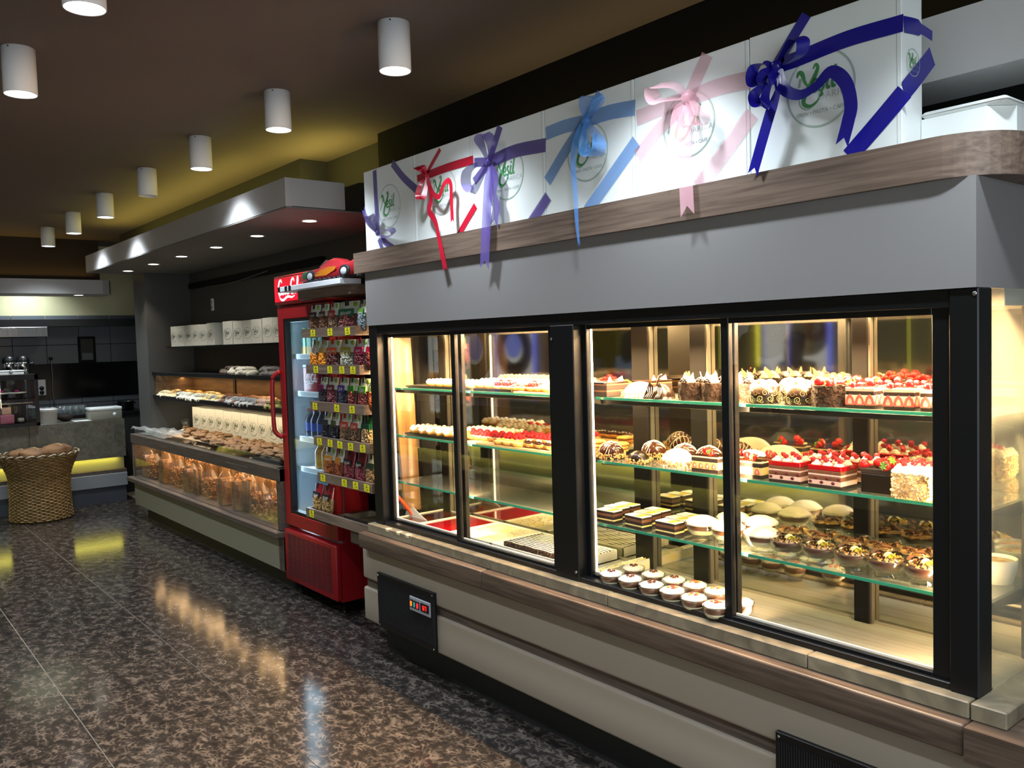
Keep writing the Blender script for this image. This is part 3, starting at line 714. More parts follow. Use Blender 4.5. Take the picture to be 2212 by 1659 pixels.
def b_mousse(p):
    bowl(p); z = fill(p, .052, .056, [('custard', .015, mat('vanilla_pudding', '#d9cfae', .5)), ('chocolate_pudding', .017, C_MILK)])
    m = MB(); m.lathe([(.0, .074), (.022, .072), (.040, .064), (.0505, .054), (.0515, .050), (.048, .048), (0, .048)], 26, wob=lambda a, k: 1+.03*math.sin(5*a+k)+.02*math.sin(9*a)); m.obj('cream_cap', C_CREAM, p)
def b_chocbowl(p):
    bowl(p); fill(p, .052, .056, [('chocolate_pudding', .026, mat('chocolate_pudding', '#3c2016', .35))])
    for k in range(14):
        a = rnd.random()*6.28; q = .034*math.sqrt(rnd.random()); s = rnd.uniform(.008, .016)
        m = MB(); m.strip([(-s, 0, 0), (-s*.3, .002, .006), (s*.5, .003, .007), (s, .0, .001)], [(-s*.8, s*.9, .002), (-s*.2, s*.95, .008), (s*.5, s*.9, .008), (s*.9, s*.8, .003)]); m.obj('chocolate_curl', (C_GLAZE, C_CHOC, C_WHITECH, C_MILK)[k % 4], p, (q*math.cos(a), q*math.sin(a), .046+rnd.random()*.008), (rnd.uniform(-.6, .6), rnd.uniform(-.6, .6), rnd.random()*6))
    m = MB(); bits(m, lambda: ((.012+rnd.gauss(0, .007), rnd.gauss(0, .008), .052+rnd.random()*.004), None), 60, .0026); m.obj('ground_pistachio', C_PIST, p, stuff=True)
    m = MB(); bits(m, disc(.04, .046), 70, .0035); m.obj('crumb_topping', C_NUT, p, stuff=True)
def b_chocbowl2(p):
    bowl(p); fill(p, .052, .056, [('chocolate_pudding', .024, mat('chocolate_pudding', '#3c2016', .35))])
    f = MB(); flakes(f, disc(.044, .045), 120, .010); f.obj('wafer_flakes', mat('caramel_flakes', '#c79a5c', .6), p, stuff=True)
    for k in range(6):
        a = k*1.05; m = MB(); m.tube([(-.014, 0, 0), (0, .001, .003), (.014, 0, 0)], .0035, 6); m.obj('chocolate_curl', (C_GLAZE, C_MILK)[k % 2], p, (.026*math.cos(a), .026*math.sin(a), .052), (rnd.uniform(-.4, .4), rnd.uniform(-.4, .4), rnd.random()*6))
def b_cup(p, top):
    bowl(p, .042, .060); fill(p, .042, .060, [('custard', .013, mat('vanilla_pudding', '#d9cfae', .5)), ('chocolate_pudding', .020, C_MILK)])
    m = MB(); m.lathe([(.0, .066), (.022, .0645), (.034, .061), (.0405, .056), (.040, .0525), (0, .0515)], 24, wob=lambda a, k: 1+.035*math.sin(5*a+k)+.02*math.sin(9*a)); m.obj('cream_cap', C_CREAM, p)
    if top == 'nuts':
        m = MB(); bits(m, disc(.017, .066), 40, .0034); m.obj('hazelnut_bits', mat('cocoa_nuts', '#6a3524', .7), p, stuff=True)
    else:
        for k in range(4):
            m = MB(); m.ell((0, 0, 0), (.008, .006, .004), 10, 6, nz=.2); m.obj('apricot_piece', (C_APRI, mat('red_fruit', '#d8482c', .4))[k % 2], p, (.013*math.cos(k*1.7), .011*math.sin(k*1.7), .066), (0, .3, k))
def b_cream_roll(p):
    m = MB(); m.ell((0, 0, .017), (.024, .048, .017), 16, 10, nz=.05); m.obj('pastry', C_PASTRY, p)
    d = MB()
    for k in range(4): dollop(d, (0, -.034+.022*k, .024), .017)
    d.obj('cream_piping', C_CREAM, p)
def b_fruit_tart(p, kind=0):
    MB().lathe([(0, 0), (.030, 0), (.037, .016), (.034, .017), (.031, .012), (0, .012)], 22, wob=lambda a, k: 1+.03*math.sin(14*a)).obj('tart_shell', C_PASTRY, p)
    MB().ell((0, 0, .014), (.031, .031, .008), 16, 8, nz=.05).obj('custard', C_CUST if kind == 2 else C_CREAM, p)
    if kind == 0:
        for k in range(6): rasp(p, (.020*math.cos(k*1.05), .020*math.sin(k*1.05), .018), s=1.45)
        rasp(p, (0, 0, .026), s=1.6)
    elif kind == 1:
        for k in range(3): strawberry(p, (.013*math.cos(k*2.1), .013*math.sin(k*2.1), .026), None, False, 1.1)
    else:
        for k in range(4):
            MB().ell((0, 0, 0), (.011, .007, .005), 10, 6, nz=.15).obj('fruit_piece', (mat('kiwi', '#9db53c', .4), C_APRI, C_CREAM)[k % 3], p, (.014*math.cos(k*1.6), .014*math.sin(k*1.6), .022), (.2, .2, k*1.6))
def b_eclair(p):
    MB().ell((0, 0, .014), (.021, .048, .014), 14, 9, nz=.05).obj('pastry', C_PASTRY, p)
    q = MB(); q.ell((0, 0, .018), (.020, .045, .0125), 14, 9); q.obj('chocolate_glaze', C_GLAZE, p); drizzle(p, .085, .019, .031, 6)
def b_cookie_stack(p):
    for k in range(3): MB().ell((rnd.uniform(-.006, .006), rnd.uniform(-.006, .006), .008+.013*k), (.034, .040, .009), 14, 7, nz=.15).obj('biscuit', C_PASTRY, p)
def b_ramekin(p):
    MB().lathe([(0, 0), (.036, 0), (.045, .03), (.048, .058), (.044, .058), (.041, .03), (0, .012)], 28).obj('porcelain_bowl', C_PORC, p)
    MB().lathe([(0, .054), (.044, .05), (.043, .046), (0, .046)], 24).obj('browned_pudding', noisy('baked_pudding', '#e8cf95', '#b9772f', (1, 1, 1), 40, rough=.5), p)
BUILD = dict(slab=b_slab, whitedome=b_whitedome, chocdome=b_chocdome, smalldome=b_smalldome, darkdome=b_darkdome, shavedberry=b_shavedberry, shavedstraw=b_shavedstraw,
             wrapped=b_wrapped, acetate=b_acetate, strawslice=b_strawslice, jellyslice=b_jellyslice, chocsquare=b_chocsquare, nutcube=b_nutcube, creamcube=b_creamcube,
             layerslice=b_layerslice, mousse=b_mousse, chocbowl=b_chocbowl, chocbowl2=b_chocbowl2, cupnut=lambda p: b_cup(p, 'nuts'), cupfruit=lambda p: b_cup(p, 'fruit'),
             cream_roll=b_cream_roll, tart0=lambda p: b_fruit_tart(p, 0), tart1=lambda p: b_fruit_tart(p, 1), tart2=lambda p: b_fruit_tart(p, 2), eclair=b_eclair,
             biscuits=b_cookie_stack, ramekin=b_ramekin)
ORD = ['first', 'second', 'third', 'fourth', 'fifth', 'sixth', 'seventh', 'eighth', 'ninth', 'tenth', 'eleventh', 'twelfth']
Z1, Z2, Z3, ZD = SZ[0]+.0005, SZ[1]+.0005, SZ[2]+.0005, .6555
YF, YB = 2.247, 2.375
def at(px, y): return onY(px, 900, y).x
def row(kind, name, pxs, y, z, label, cat, group=None, rz=0.0, s=None):
    for i, px in enumerate(pxs):
        L = label.replace('#', ORD[i]) if len(pxs) > 1 else label
        place(kind, at(px, y), y, z, L, rz+rnd.uniform(-.06, .06), group, cat, s, name)
# ---- top shelf, right half (front row then back row)
row('slab', 'chocolate_cake', [1316], YF, Z1, 'dark layered chocolate cake slab at the left end of the top right shelf', 'cake')
row('whitedome', 'meringue_log', [1383], 2.265, Z1, 'white meringue log with nut crust on the top shelf', 'cake', s=.88)
row('darkdome', 'chocolate_dome_cake', [1433], YF-.01, Z1, 'dark chocolate dome with lined plaques on the top shelf', 'cake')
row('shavedberry', 'chocolate_shavings_cake', [1500, 1551, 1602], YF, Z1, 'round cake in chocolate shavings with dark berries, # in front row, top shelf', 'cake', 'berry cakes in chocolate shavings', s=.94)
row('wrapped', 'wrapped_cake', [1652, 1731], YF, Z1, 'cake in scroll printed chocolate wrap with cream, # in front row, top shelf', 'cake', 'cakes in scroll printed wraps', s=1.0)
row('shavedstraw', 'strawberry_shavings_cake', [1799], YF, Z1, 'round chocolate shavings cake crowned with whole strawberries on top shelf', 'cake')
row('acetate', 'strawberry_window_cake', [1872, 1955, 2035], YF, Z1, 'square cake showing cut strawberries through clear wrap, # in front row, top shelf', 'cake', 'strawberry cakes in clear wraps', rz=.12, s=.86)
row('slab', 'chocolate_cake', [1410], YB, Z1, 'dark layered chocolate slab behind the meringue log on top shelf', 'cake')
row('shavedberry', 'chocolate_shavings_cake', [1548, 1602], YB, Z1, 'round cake in chocolate shavings, # in back row, top shelf', 'cake', 'berry cakes in chocolate shavings', s=.94)
row('wrapped', 'wrapped_cake', [1715, 1782], YB, Z1, 'cake in scroll printed wrap with cream, # in back row, top shelf', 'cake', 'cakes in scroll printed wraps')
row('acetate', 'strawberry_window_cake', [1930, 2010], YB, Z1, 'square strawberry cake in clear wrap, # in back row, top shelf', 'cake', 'strawberry cakes in clear wraps', s=.86)
row('shavedstraw', 'strawberry_shavings_cake', [1860], YB, Z1, 'round chocolate shavings cake with strawberries in back row of top shelf', 'cake')
# ---- second shelf, right half
row('chocdome', 'chocolate_dome_cake', [1318], YF+.02, Z2, 'milk chocolate dome with white drizzle and nut crust at left end of second shelf', 'cake', rz=1.35)
row('smalldome', 'chocolate_dome_cake', [1377], YF-.012, Z2, 'small plain dark chocolate dome with nut crust on second shelf', 'cake', rz=1.2)
row('whitedome', 'meringue_log', [1463], YF+.01, Z2, 'large white meringue log with nut crust in front row of second shelf', 'cake', rz=1.1)
row('strawslice', 'strawberry_slice', [1531, 1622], YF-.015, Z2, 'layered slice with strawberries and chocolate sticks, # in front row, second shelf', 'cake', 'strawberry slices on the second shelf')
row('strawslice', 'strawberry_slice', [1592, 1668], YF+.055, Z2, 'layered slice with strawberries, # in middle row, second shelf', 'cake', 'strawberry slices on the second shelf')
row('jellyslice', 'red_jelly_slice', [1709, 1797], YF-.005, Z2, 'red jelly slice with cream rosettes and raspberries, # in front row, second shelf', 'cake', 'red jelly slices on the second shelf')
row('jellyslice', 'red_jelly_slice', [1790, 1862], YB-.02, Z2, 'red jelly slice with cream rosettes, # in back row, second shelf', 'cake', 'red jelly slices on the second shelf')
row('chocsquare', 'chocolate_square_cake', [1907], YF+.012, Z2, 'square dark chocolate cake topped with strawberries on second shelf', 'cake')
row('nutcube', 'nut_coated_cake', [1985], YF-.012, Z2, 'square cake coated in chopped nuts with piled cream at right end of second shelf', 'cake')
row('chocdome', 'chocolate_dome_cake', [1411, 1478, 1530], YB+.005, Z2, 'drizzled chocolate dome, # in back row, second shelf', 'cake', 'chocolate domes in the back row', rz=1.1)
row('whitedome', 'meringue_log', [1625], YB+.01, Z2, 'white meringue log in back row of second shelf behind strawberry slices', 'cake', rz=1.2)
row('creamcube', 'cream_berry_cake', [1945, 2015], YB, Z2, 'cream rosette cake dotted with raspberries, # in back row, second shelf', 'cake', 'cream cakes in the back row')
row('biscuits', 'biscuit_stack', [1285, 1335], YB, Z2, 'small stack of golden biscuits, # in back row, second shelf', 'biscuits', 'biscuit stacks on the second shelf')
# ---- third shelf, right half: layered slices then bowls
for r in range(3):
    y = 2.222+.062*r
    row('layerslice', 'layered_slice', [(1311, 1374, 1442), (1316+12, 1394, 1463), (1351, 1416, 1487)][r], y, Z3, 'chocolate and banana cream layered slice, # in %s row, third shelf' % ('front', 'middle', 'back')[r], 'cake', 'layered slices on the third shelf')
row('mousse', 'mousse_bowl', [1513, 1568, 1642], YF-.008, Z3, 'glass bowl of pudding heaped with white cream, # in front row, third shelf', 'dessert', 'cream topped pudding bowls', s=1.08)
row('mousse', 'mousse_bowl', [1580, 1640], YB-.01, Z3, 'glass bowl of pudding heaped with white cream, # in back row, third shelf', 'dessert', 'cream topped pudding bowls', s=1.08)
row('chocbowl', 'chocolate_pudding_bowl', [1698, 1768, 1840, 1913, 1994], YF-.006, Z3, 'glass bowl of chocolate pudding with curls and pistachio, # in front row, third shelf', 'dessert', 'chocolate pudding bowls', s=1.1)
row('chocbowl2', 'caramel_flake_bowl', [1712, 1776, 1842, 1912, 1985], YB-.012, Z3, 'glass pudding bowl with caramel flakes, # in back row, third shelf', 'dessert', 'caramel flake pudding bowls', s=1.08)
place('ramekin', -.99, 2.30, Z3, 'white porcelain bowl of browned pudding seen through foggy end pane', name='baked_pudding_bowl', cat='dessert')
place('ramekin', -.945, 2.395, Z3, 'white porcelain pudding bowl nearest the back behind foggy end pane', name='baked_pudding_bowl', cat='dessert', s=1.1)
# ---- deck, right half: small layered cups
for i, (px, py) in enumerate(((1320, 1236), (1361, 1247), (1406.6, 1260), (1452, 1272), (1498, 1287), (1546, 1303), (1600, 1297))):
    P = onZ(px, py, .716); place('cupnut' if i < 3 else 'cupfruit', P.x, P.y, ZD, f'layered cream cup with {"cocoa nuts" if i < 3 else "orange fruit"}, {ORD[i]} in front row of case floor', rnd.random(), 'cream cups on the case floor', 'dessert', 1.0, 'cream_cup')
for i, (px, py) in enumerate(((1368, 1224), (1411, 1237), (1456, 1249), (1501, 1260), (1547, 1273))):
    P = onZ(px, py, .716); place('cupnut' if i < 3 else 'cupfruit', P.x, P.y, ZD, f'layered cream cup with {"cocoa nuts" if i < 3 else "orange fruit"}, {ORD[i]} in back row of case floor', rnd.random(), 'cream cups on the case floor', 'dessert', 1.0, 'cream_cup')
# ---- trays on the deck
def tray(x0, x1, name, label, build, matl=C_TRAYW):
    t = thing(name, label, 'tray', ((x0+x1)/2, 2.305, ZD)); w, d = x1-x0-.006, .285
    m = MB(); m.box((-w/2, -d/2, 0), (w/2, d/2, .004)); th = .004
    for a, b2 in (((-w/2, -d/2, 0), (-w/2+th, d/2, .04)), ((w/2-th, -d/2, 0), (w/2, d/2, .04)), ((-w/2, -d/2, 0), (w/2, -d/2+th, .04)), ((-w/2, d/2-th, 0), (w/2, d/2, .04))): m.box(a, b2)
    m.obj('tray', matl, t); build(t, w-.009, d-.009); return t
def t_caramel(t, w, d): MB().box((-w/2, -d/2, .004), (w/2, d/2, .034)).obj('caramel_pudding', C_CARAM, t)
def t_jelly(t, w, d): MB().box((-w/2, -d/2, .004), (w/2, d/2, .035), .003).obj('red_jelly', C_JELLY, t)
def t_cream(t, w, d):
    MB().box((-w/2, -d/2, .004), (w/2, d/2, .034)).obj('cream_pudding', noisy('cream_pudding', '#f3ead0', '#efe08a', (1, 1, 1), 22, lo=.45, hi=.75, rough=.5), t)
    m = MB(); bits(m, recttop(w*.95, d*.95, .035), 120, .004); m.obj('almond_crumbs', mat('almond_crumbs', '#efe3b0', .8), t, stuff=True)
def t_stripe(t, w, d):
    MB().box((-w/2, -d/2+.06, .004), (w/2, d/2, .036)).obj('chocolate_sponge', C_CHOCM, t)
    m = MB()
    for k in range(11):
        y = -d/2+.07+k*(d-.08)/10; m.tube([(-w/2+.01+i*(w-.02)/14, y+.004*math.sin(i*1.9+k), .038) for i in range(15)], .0030, 5)
    m.obj('cream_stripes', C_CREAM, t)
    m = MB(); bits(m, lambda: ((rnd.uniform(-w/2, w/2)*.95, -d/2+.055+abs(rnd.gauss(0, .012)), rnd.uniform(.008, .036)), None), 200, .006); m.obj('broken_edge', C_CHOCM, t, stuff=True)
xa = [-3.625, onZ(908, 1138, .677).x, onZ(968, 1158, .677).x, onZ(1058, 1182, .677).x, -2.385]
tray(xa[0], xa[1], 'caramel_pudding_tray', 'white tray of burnt caramel pudding at left end of case floor', t_caramel)
tray(xa[1], xa[2], 'jelly_tray', 'white tray of bright red jelly beside the caramel pudding', t_jelly)
tray(xa[2], xa[3], 'cream_pudding_tray', 'white tray of pale cream pudding beside the red jelly', t_cream)
tray(xa[3], xa[4], 'striped_cake_tray', 'tray of chocolate sponge striped with cream, half cut away', t_stripe)
tray(-2.215, onZ(1287, 1250, .655).x+.02, 'cream_pudding_tray', 'white tray of yellow cream pudding just right of centre post', t_cream)
# spatula standing in the caramel pudding
P0, P1 = onZ(888, 1122, .69), None
sp = thing('cake_server', 'white cake server with orange handle standing in caramel pudding', 'spatula', (P0.x, 2.235, .676))
tip = onY(856, 1068, 2.235)-Vector((P0.x, 2.235, .676)); d = tip.normalized()
m = MB(); m.tube(crom([d*.055, d*.085+Vector((0, 0, .003)), d*.115, tip]), lambda t: .0085+.002*math.sin(t*3), 10); m.obj('handle', mat('orange_plastic', '#e0562c', .4), sp)
MB().lathe([(0, 0), (.004, 0), (.004, .0006), (0, .0006)], 12, M=Matrix.Translation(tip*.93+Vector((0, -.0103, 0))) @ Matrix.Rotation(PI/2, 4, 'X')).obj('hang_hole', mat('hole_dark', '#5a1a0c', .7), sp)
bl = [onY(a, b2, 2.235)-Vector((P0.x, 2.235, .676)) for a, b2 in ((879, 1100), (893, 1096), (908, 1112), (926, 1128), (905, 1137), (882, 1131), (875, 1115))]
m = MB(); m.prism([(v.x, v.z) for v in bl], -.0015, .0015, M=Matrix.Rotation(PI/2, 4, 'X')); m.obj('blade', mat('white_plastic', '#f2efe6', .35), sp)
# ---- left half shelves: black trays, boards and small pastries
def flat_tray(x0, x1, z, name, label, m, lip=True):
    t = MB().box((x0, 2.20, z), (x1, 2.445, z+.004), .001)
    if lip:
        t.box((x0, 2.198, z+.003), (x1, 2.204, z+.012)).box((x0-.012, 2.198, z+.003), (x0, 2.445, z+.012))
    return tag(t.obj(name, m), label, 'tray')
flat_tray(at(900, YF), at(1125, YF), Z1, 'serving_tray', 'flat black serving tray under cream pastries on top left shelf', C_TRAYB)
flat_tray(at(1130, YF), at(1197, YF)-.01, Z1, 'pastry_board', 'pale board under golden pastries on top left shelf', C_BOARD, False)
flat_tray(at(895, YF), at(1010, YF), Z2, 'serving_tray', 'flat black serving tray under cream rolls on second left shelf', C_TRAYB)
flat_tray(at(1014, YF), at(1197, YF)-.01, Z2, 'pastry_board', 'pale board under berry tarts on second left shelf', C_BOARD, False)
zt = .0045
def runx(kind, name, px0, px1, n, y, z, label, cat, group, rz=0.0, s=None):
    a, b2 = at(px0, y), at(px1, y)
    for i in range(n):
        place(kind, a+(b2-a)*(i+.5)/n, y, z, label.replace('#', ORD[i]), rz+rnd.uniform(-.12, .12), group, cat, s, name)
G1, G2 = 'pastries on the top left shelf', 'pastries on the second left shelf'
runx('cream_roll', 'cream_roll', 935, 1075, 8, YF, Z1+zt, 'cream filled pastry roll, # from left on black tray of top shelf', 'pastry', G1)
runx('tart0', 'berry_tart', 1076, 1112, 2, YF, Z1+zt, 'raspberry tart, # from left in front row of top left shelf', 'pastry', G1)
runx('eclair', 'eclair', 1114, 1150, 2, YF, Z1+zt, 'chocolate striped eclair, # from left on top left shelf', 'pastry', G1)
runx('tart0', 'berry_tart', 1150, 1165, 1, YF, Z1+zt, 'raspberry tart among eclairs on top left shelf', 'pastry', G1)
runx('tart2', 'fruit_tart', 1165, 1197, 2, YF, Z1+zt, 'golden fruit tart, # from left at right end of top left shelf', 'pastry', G1)
runx('cream_roll', 'cream_roll', 1050, 1215, 10, YB, Z1+zt, 'cream filled pastry roll, # from left in back row of top left shelf', 'pastry', G1)
runx('cream_roll', 'cream_roll', 900, 1010, 6, YF, Z2+zt, 'large cream pastry roll, # from left in front row of second left shelf', 'pastry', G2, s=1.2)
runx('tart0', 'berry_tart', 1014, 1126, 7, YF+.045, Z2+zt, 'heaped raspberry tart, # from left in the middle of second left shelf', 'pastry', G2)
runx('tart2', 'fruit_tart', 1072, 1130, 3, YF-.012, Z2+zt, 'pale fruit tart, # from left at front of second left shelf', 'pastry', G2)
runx('eclair', 'eclair', 1130, 1196, 3, YF-.004, Z2+zt, 'chocolate eclair, # from left at front of second left shelf', 'pastry', G2, rz=1.2)
runx('cream_roll', 'cream_roll', 1020, 1120, 6, YB, Z2+zt, 'cream pastry roll, # from left in back row of second left shelf', 'pastry', G2, s=1.15)
runx('tart0', 'berry_tart', 1125, 1215, 5, YB-.01, Z2+zt, 'raspberry tart, # from left in back row of second left shelf', 'pastry', G2)
row('tart1', 'strawberry_tart', [1272], YF+.05, Z1, 'strawberry tart alone at left end of top right shelf', 'pastry')
row('eclair', 'eclair', [1262], YF-.02, Z1, 'golden eclair beside strawberry tart on top right shelf', 'pastry')
# ================================================================== CAKE BOXES ON TOP OF THE CASE
M_CARD = mat('white_card', '#f3f9f6', .42, coat=.15); M_LOGOG = mat('logo_green', '#4f9a5c', .5); M_LOGOL = mat('logo_pale_green', '#9db9a6', .5); M_LOGOK = mat('logo_grey', '#a9b3ae', .5)
def text_mesh(txt, size, shear=0.0, extr=0.0, spacing=1.0, offset=0.0):
    cu = bpy.data.curves.new('txt', 'FONT'); cu.body = txt; cu.size = size; cu.shear = shear; cu.align_x = 'CENTER'; cu.space_character = spacing; cu.extrude = extr; cu.resolution_u = 2; cu.offset = offset
    o = bpy.data.objects.new('txt', cu); COL.objects.link(o); dg = bpy.context.evaluated_depsgraph_get(); dg.update()
    me = bpy.data.meshes.new_from_object(o.evaluated_get(dg)); bpy.data.objects.remove(o); bpy.data.curves.remove(cu); return me
def add_text(mb, txt, size, cx, cz, mi, y=0.0, shear=0.0, spacing=1.0, offset=0.0, rot=0.0):
    # lettering standing in the x-z plane, facing -y
    me = text_mesh(txt, size, shear, 0, spacing, offset); n0 = len(mb.bm.verts); mb.bm.from_mesh(me); bpy.data.meshes.remove(me)
    mb.bm.verts.ensure_lookup_table(); vs = mb.bm.verts[n0:]; c, s = math.cos(rot), math.sin(rot)
    for v in vs:
        a, b = v.co.x, v.co.y-size*.35; v.co = Vector((cx+a*c-b*s, y, cz+a*s+b*c))
    mb._fin(vs, mi, False)
def stroke(mb, pts, w, mi=0, y=0.0, n=5, S_=1.0, ox=0, oz=0):
    P = crom([(a, 0, b) for a, b in pts], n); N = len(P); A, B = [], []
    for i, p in enumerate(P):
        t = (P[min(i+1, N-1)]-P[max(i-1, 0)]); t = t.normalized() if t.length else Vector((1, 0, 0)); nn = Vector((-t.z, 0, t.x)); u = i/(N-1)
        ww = (w(u) if callable(w) else w)/2
        A.append(Vector((ox+(p.x+nn.x*ww)*S_, y, oz+(p.z+nn.z*ww)*S_))); B.append(Vector((ox+(p.x-nn.x*ww)*S_, y, oz+(p.z-nn.z*ww)*S_)))
    mb.strip(A, B, mi, False)
def logo(R=.1, full=True):
    m = MB()
    for r0, r1 in (((1.0, .978), (.962, .95)) if R > .05 else ((1.0, .95),)):
        A = [(R*r0*math.cos(2*PI*k/48), 0, R*r0*math.sin(2*PI*k/48)) for k in range(49)]; B = [(R*r1*math.cos(2*PI*k/48), 0, R*r1*math.sin(2*PI*k/48)) for k in range(49)]; m.strip(A, B, 1, False)
    th = lambda a, b: (lambda u: a+(b-a)*math.sin(PI*min(1, u*1.05)))
    st = lambda p, w, mi=0: stroke(m, p, w, mi, -.0003, 5, R)
    st([(-.68, .44), (-.62, .56), (-.52, .5), (-.46, .3), (-.36, .14)], th(.05, .12))
    st([(-.2, .56), (-.12, .66), (-.06, .56), (-.16, .34), (-.34, .1), (-.46, -.12), (-.48, -.3), (-.3, -.4), (-.1, -.32), (.02, -.14)], th(.04, .13))
    st([(-.62, -.14), (-.58, -.34), (-.42, -.46), (-.26, -.46)], th(.02, .04), 1)
    st([(-.24, .08), (-.1, .13), (-.09, .25), (-.19, .25), (-.25, .1), (-.19, -.04), (-.06, 0)], .075)
    st([(.14, .27), (.03, .25), (.05, .13), (.1, .05), (.05, -.05), (-.04, -.03)], .075)
    st([(.04, -.09), (.06, -.16), (.0, -.2)], .06)
    st([(.25, .29), (.2, .08), (.22, -.03), (.29, 0)], .075); st([(.255, .38), (.285, .44)], .08)
    st([(.46, .52), (.36, .12), (.37, -.02), (.45, 0)], .08)
    for cx, cz, sc, a in ((-.80, -.12, 1, 1.2), (-.62, .16, .8, 1.35)):
        for k in range(4):
            for s in (-1, 1):
                bx, bz = cx+.075*k*math.cos(a)*sc, cz+.075*k*math.sin(a)*sc
                st([(bx, bz), (bx+.05*sc*math.cos(a+s*.6), bz+.05*sc*math.sin(a+s*.6)), (bx+.09*sc*math.cos(a+s*.25), bz+.09*sc*math.sin(a+s*.25))], th(.005, .035), 1)
    if full:
        add_text(m, 'DARICA', R*.27, R*.43, -R*.2, 2, -.0003, offset=-.0006)
        add_text(m, 'FIRIN • PASTA • CAFE', R*.15, 0, -R*.58, 2, -.0003, .12)
    return m.mesh('printed_logo', [M_LOGOG, M_LOGOL, M_LOGOK])
LOGO = logo(.1); LOGO_S = logo(.034, True)
YB0 = 2.094
def ribbon(p, name, pts, w, m, wdir=None, y=None, taper=None, wave=0.0):
    # pts: (pixel x, pixel y, depth y) centre line; w = width in metres
    P = [onY(a[0], a[1], a[2] if len(a) > 2 else (y or YB0-.0022)) for a in pts]
    P = crom(P, 7) if len(P) > 2 else [P[0].lerp(P[1], i/6) for i in range(7)]
    N = len(P); A, B = [], []
    for i, q in enumerate(P):
        t = (P[min(i+1, N-1)]-P[max(i-1, 0)]).normalized(); u = i/(N-1)
        d = Vector(wdir).normalized() if wdir else t.cross(Vector((0, 1, 0))).normalized()
        d = (d - t*d.dot(t)); d = d.normalized() if d.length > .05 else t.cross(Vector((0, 1, 0))).normalized()
        if i and d.dot(dp) < 0: d = -d
        dp = d; ww = w/2*(taper(u) if taper else 1); o = Vector((0, wave*math.sin(u*9), 0)); A.append(q+d*ww+o); B.append(q-d*ww-o)
    mb = MB(); mb.strip(A, B)
    if name == 'ribbon_tail':
        t = (P[-1]-P[-2]).normalized()*w*.6; c = (A[-1]+B[-1])/2
        mb.quad([A[-1], A[-1]+t, c+t*.02, c]); mb.quad([c, c+t*.02, B[-1]+t, B[-1]])
    ob = mb.obj(name, m, p); ob.location = -p.location; return ob
PIN = lambda u: .35+.65*min(1, u*4, )
LOOP = lambda u: .25+.75*min(1, u*3, (1-u)*3)
EDGES = [-3.700, -3.240, -2.811, -2.367, -1.924, -1.481, -1.040]
def giftbox(i, label, mcol, z1=2.384, rz=0.0):
    x0, x1 = EDGES[i]+.0015, EDGES[i+1]-.0015; t = thing('cake_box', label, 'box', ((x0+x1)/2, YB0, 2.0), 0, 'ribboned cake boxes on the case'); w = x1-x0; h = z1-2.0
    MB().box((-w/2, 0, .0), (w/2, .105, h), .0015).obj('box_body', M_CARD, t)
    MB().box((w/2-.012, -.0006, .002), (w/2-.0105, .0006, h-.002)).obj('lid_seam', mat('card_seam', '#b9c2bf', .5), t)
    link('printed_logo', LOGO, t, (0 if i not in (1,) else -.005, -.0008, .192)); return t
PUR = sheer('purple_organza', '#4b3090', .76); RED = mat('red_satin', '#c01a33', .3, spec=.6); BLU = sheer('light_blue_organza', '#4f93dc', .58); PNK = sheer('pink_organza', '#f0b4c0', .45); NAV = mat('navy_satin', '#1a1590', .28, spec=.7)
Lw = (0.15, 1, 0.1)
# 1 purple, bow at the lower left
t = giftbox(0, 'white cake box with purple ribbon bow at lower left, first from left', PUR)
r = lambda n, p, w, **k: ribbon(t, n, p, w, M, **k)
M = PUR
r('ribbon_band', [(809, 368), (812, 430), (816, 500)], .034); r('ribbon_band', [(847, 352), (872, 384), (899, 409)], .036)
r('ribbon_band', [(822, 514), (838, 528), (856, 541)], .032); r('ribbon_band', [(818, 516), (823, 530), (828, 545)], .026)
r('bow_loop', [(815, 503, 2.08), (800, 487, 2.05), (794, 470, 2.045), (803, 466, 2.05), (806, 482, 2.07), (815, 502, 2.075)], .03, wdir=(.7, 1, .3), taper=LOOP)
r('bow_loop', [(816, 504, 2.08), (832, 497, 2.05), (846, 496, 2.04), (849, 506, 2.05), (832, 512, 2.06), (817, 507, 2.07)], .03, wdir=(.2, 1, .8), taper=LOOP)
r('ribbon_tail', [(814, 504, 2.07), (800, 484, 2.05), (790, 468, 2.05), (786, 455, 2.055)], .03, taper=PIN)
mk = lambda px, py, s=.013, y=2.072: (lambda mb: mb.ell(onY(px, py, y), (s, s*.8, s), 12, 8, nz=.2))(MB()).obj('bow_knot', M, t, -t.location)
mk(816, 504)
# 2 red
t = giftbox(1, 'white cake box with red satin ribbon, second from left', RED); M = RED
r('ribbon_band', [(919, 380), (935, 350), (951, 322)], .020); r('ribbon_band', [(921, 379), (965, 362), (1022, 345)], .034); r('ribbon_band', [(901, 386), (912, 382), (921, 380)], .03); r('ribbon_band', [(1027, 444), (1007, 478), (987, 514)], .030)
r('bow_loop', [(920, 379, 2.08), (908, 366, 2.05), (899, 361, 2.04), (915, 360, 2.045), (921, 378, 2.07)], .026, wdir=(.5, 1, .4), taper=LOOP)
r('bow_loop', [(920, 380, 2.08), (908, 400, 2.05), (903, 424, 2.04), (912, 429, 2.04), (920, 405, 2.06), (921, 381, 2.07)], .024, wdir=(.7, 1, .1), taper=LOOP)
r('ribbon_tail', [(921, 380, 2.07), (928, 403, 2.06), (931, 432, 2.065), (927, 455, 2.06), (940, 478, 2.06), (948, 514, 2.055), (954, 545, 2.05), (961, 577, 2.055)], .030, taper=lambda u: .75+.25*abs(math.cos(u*7)))
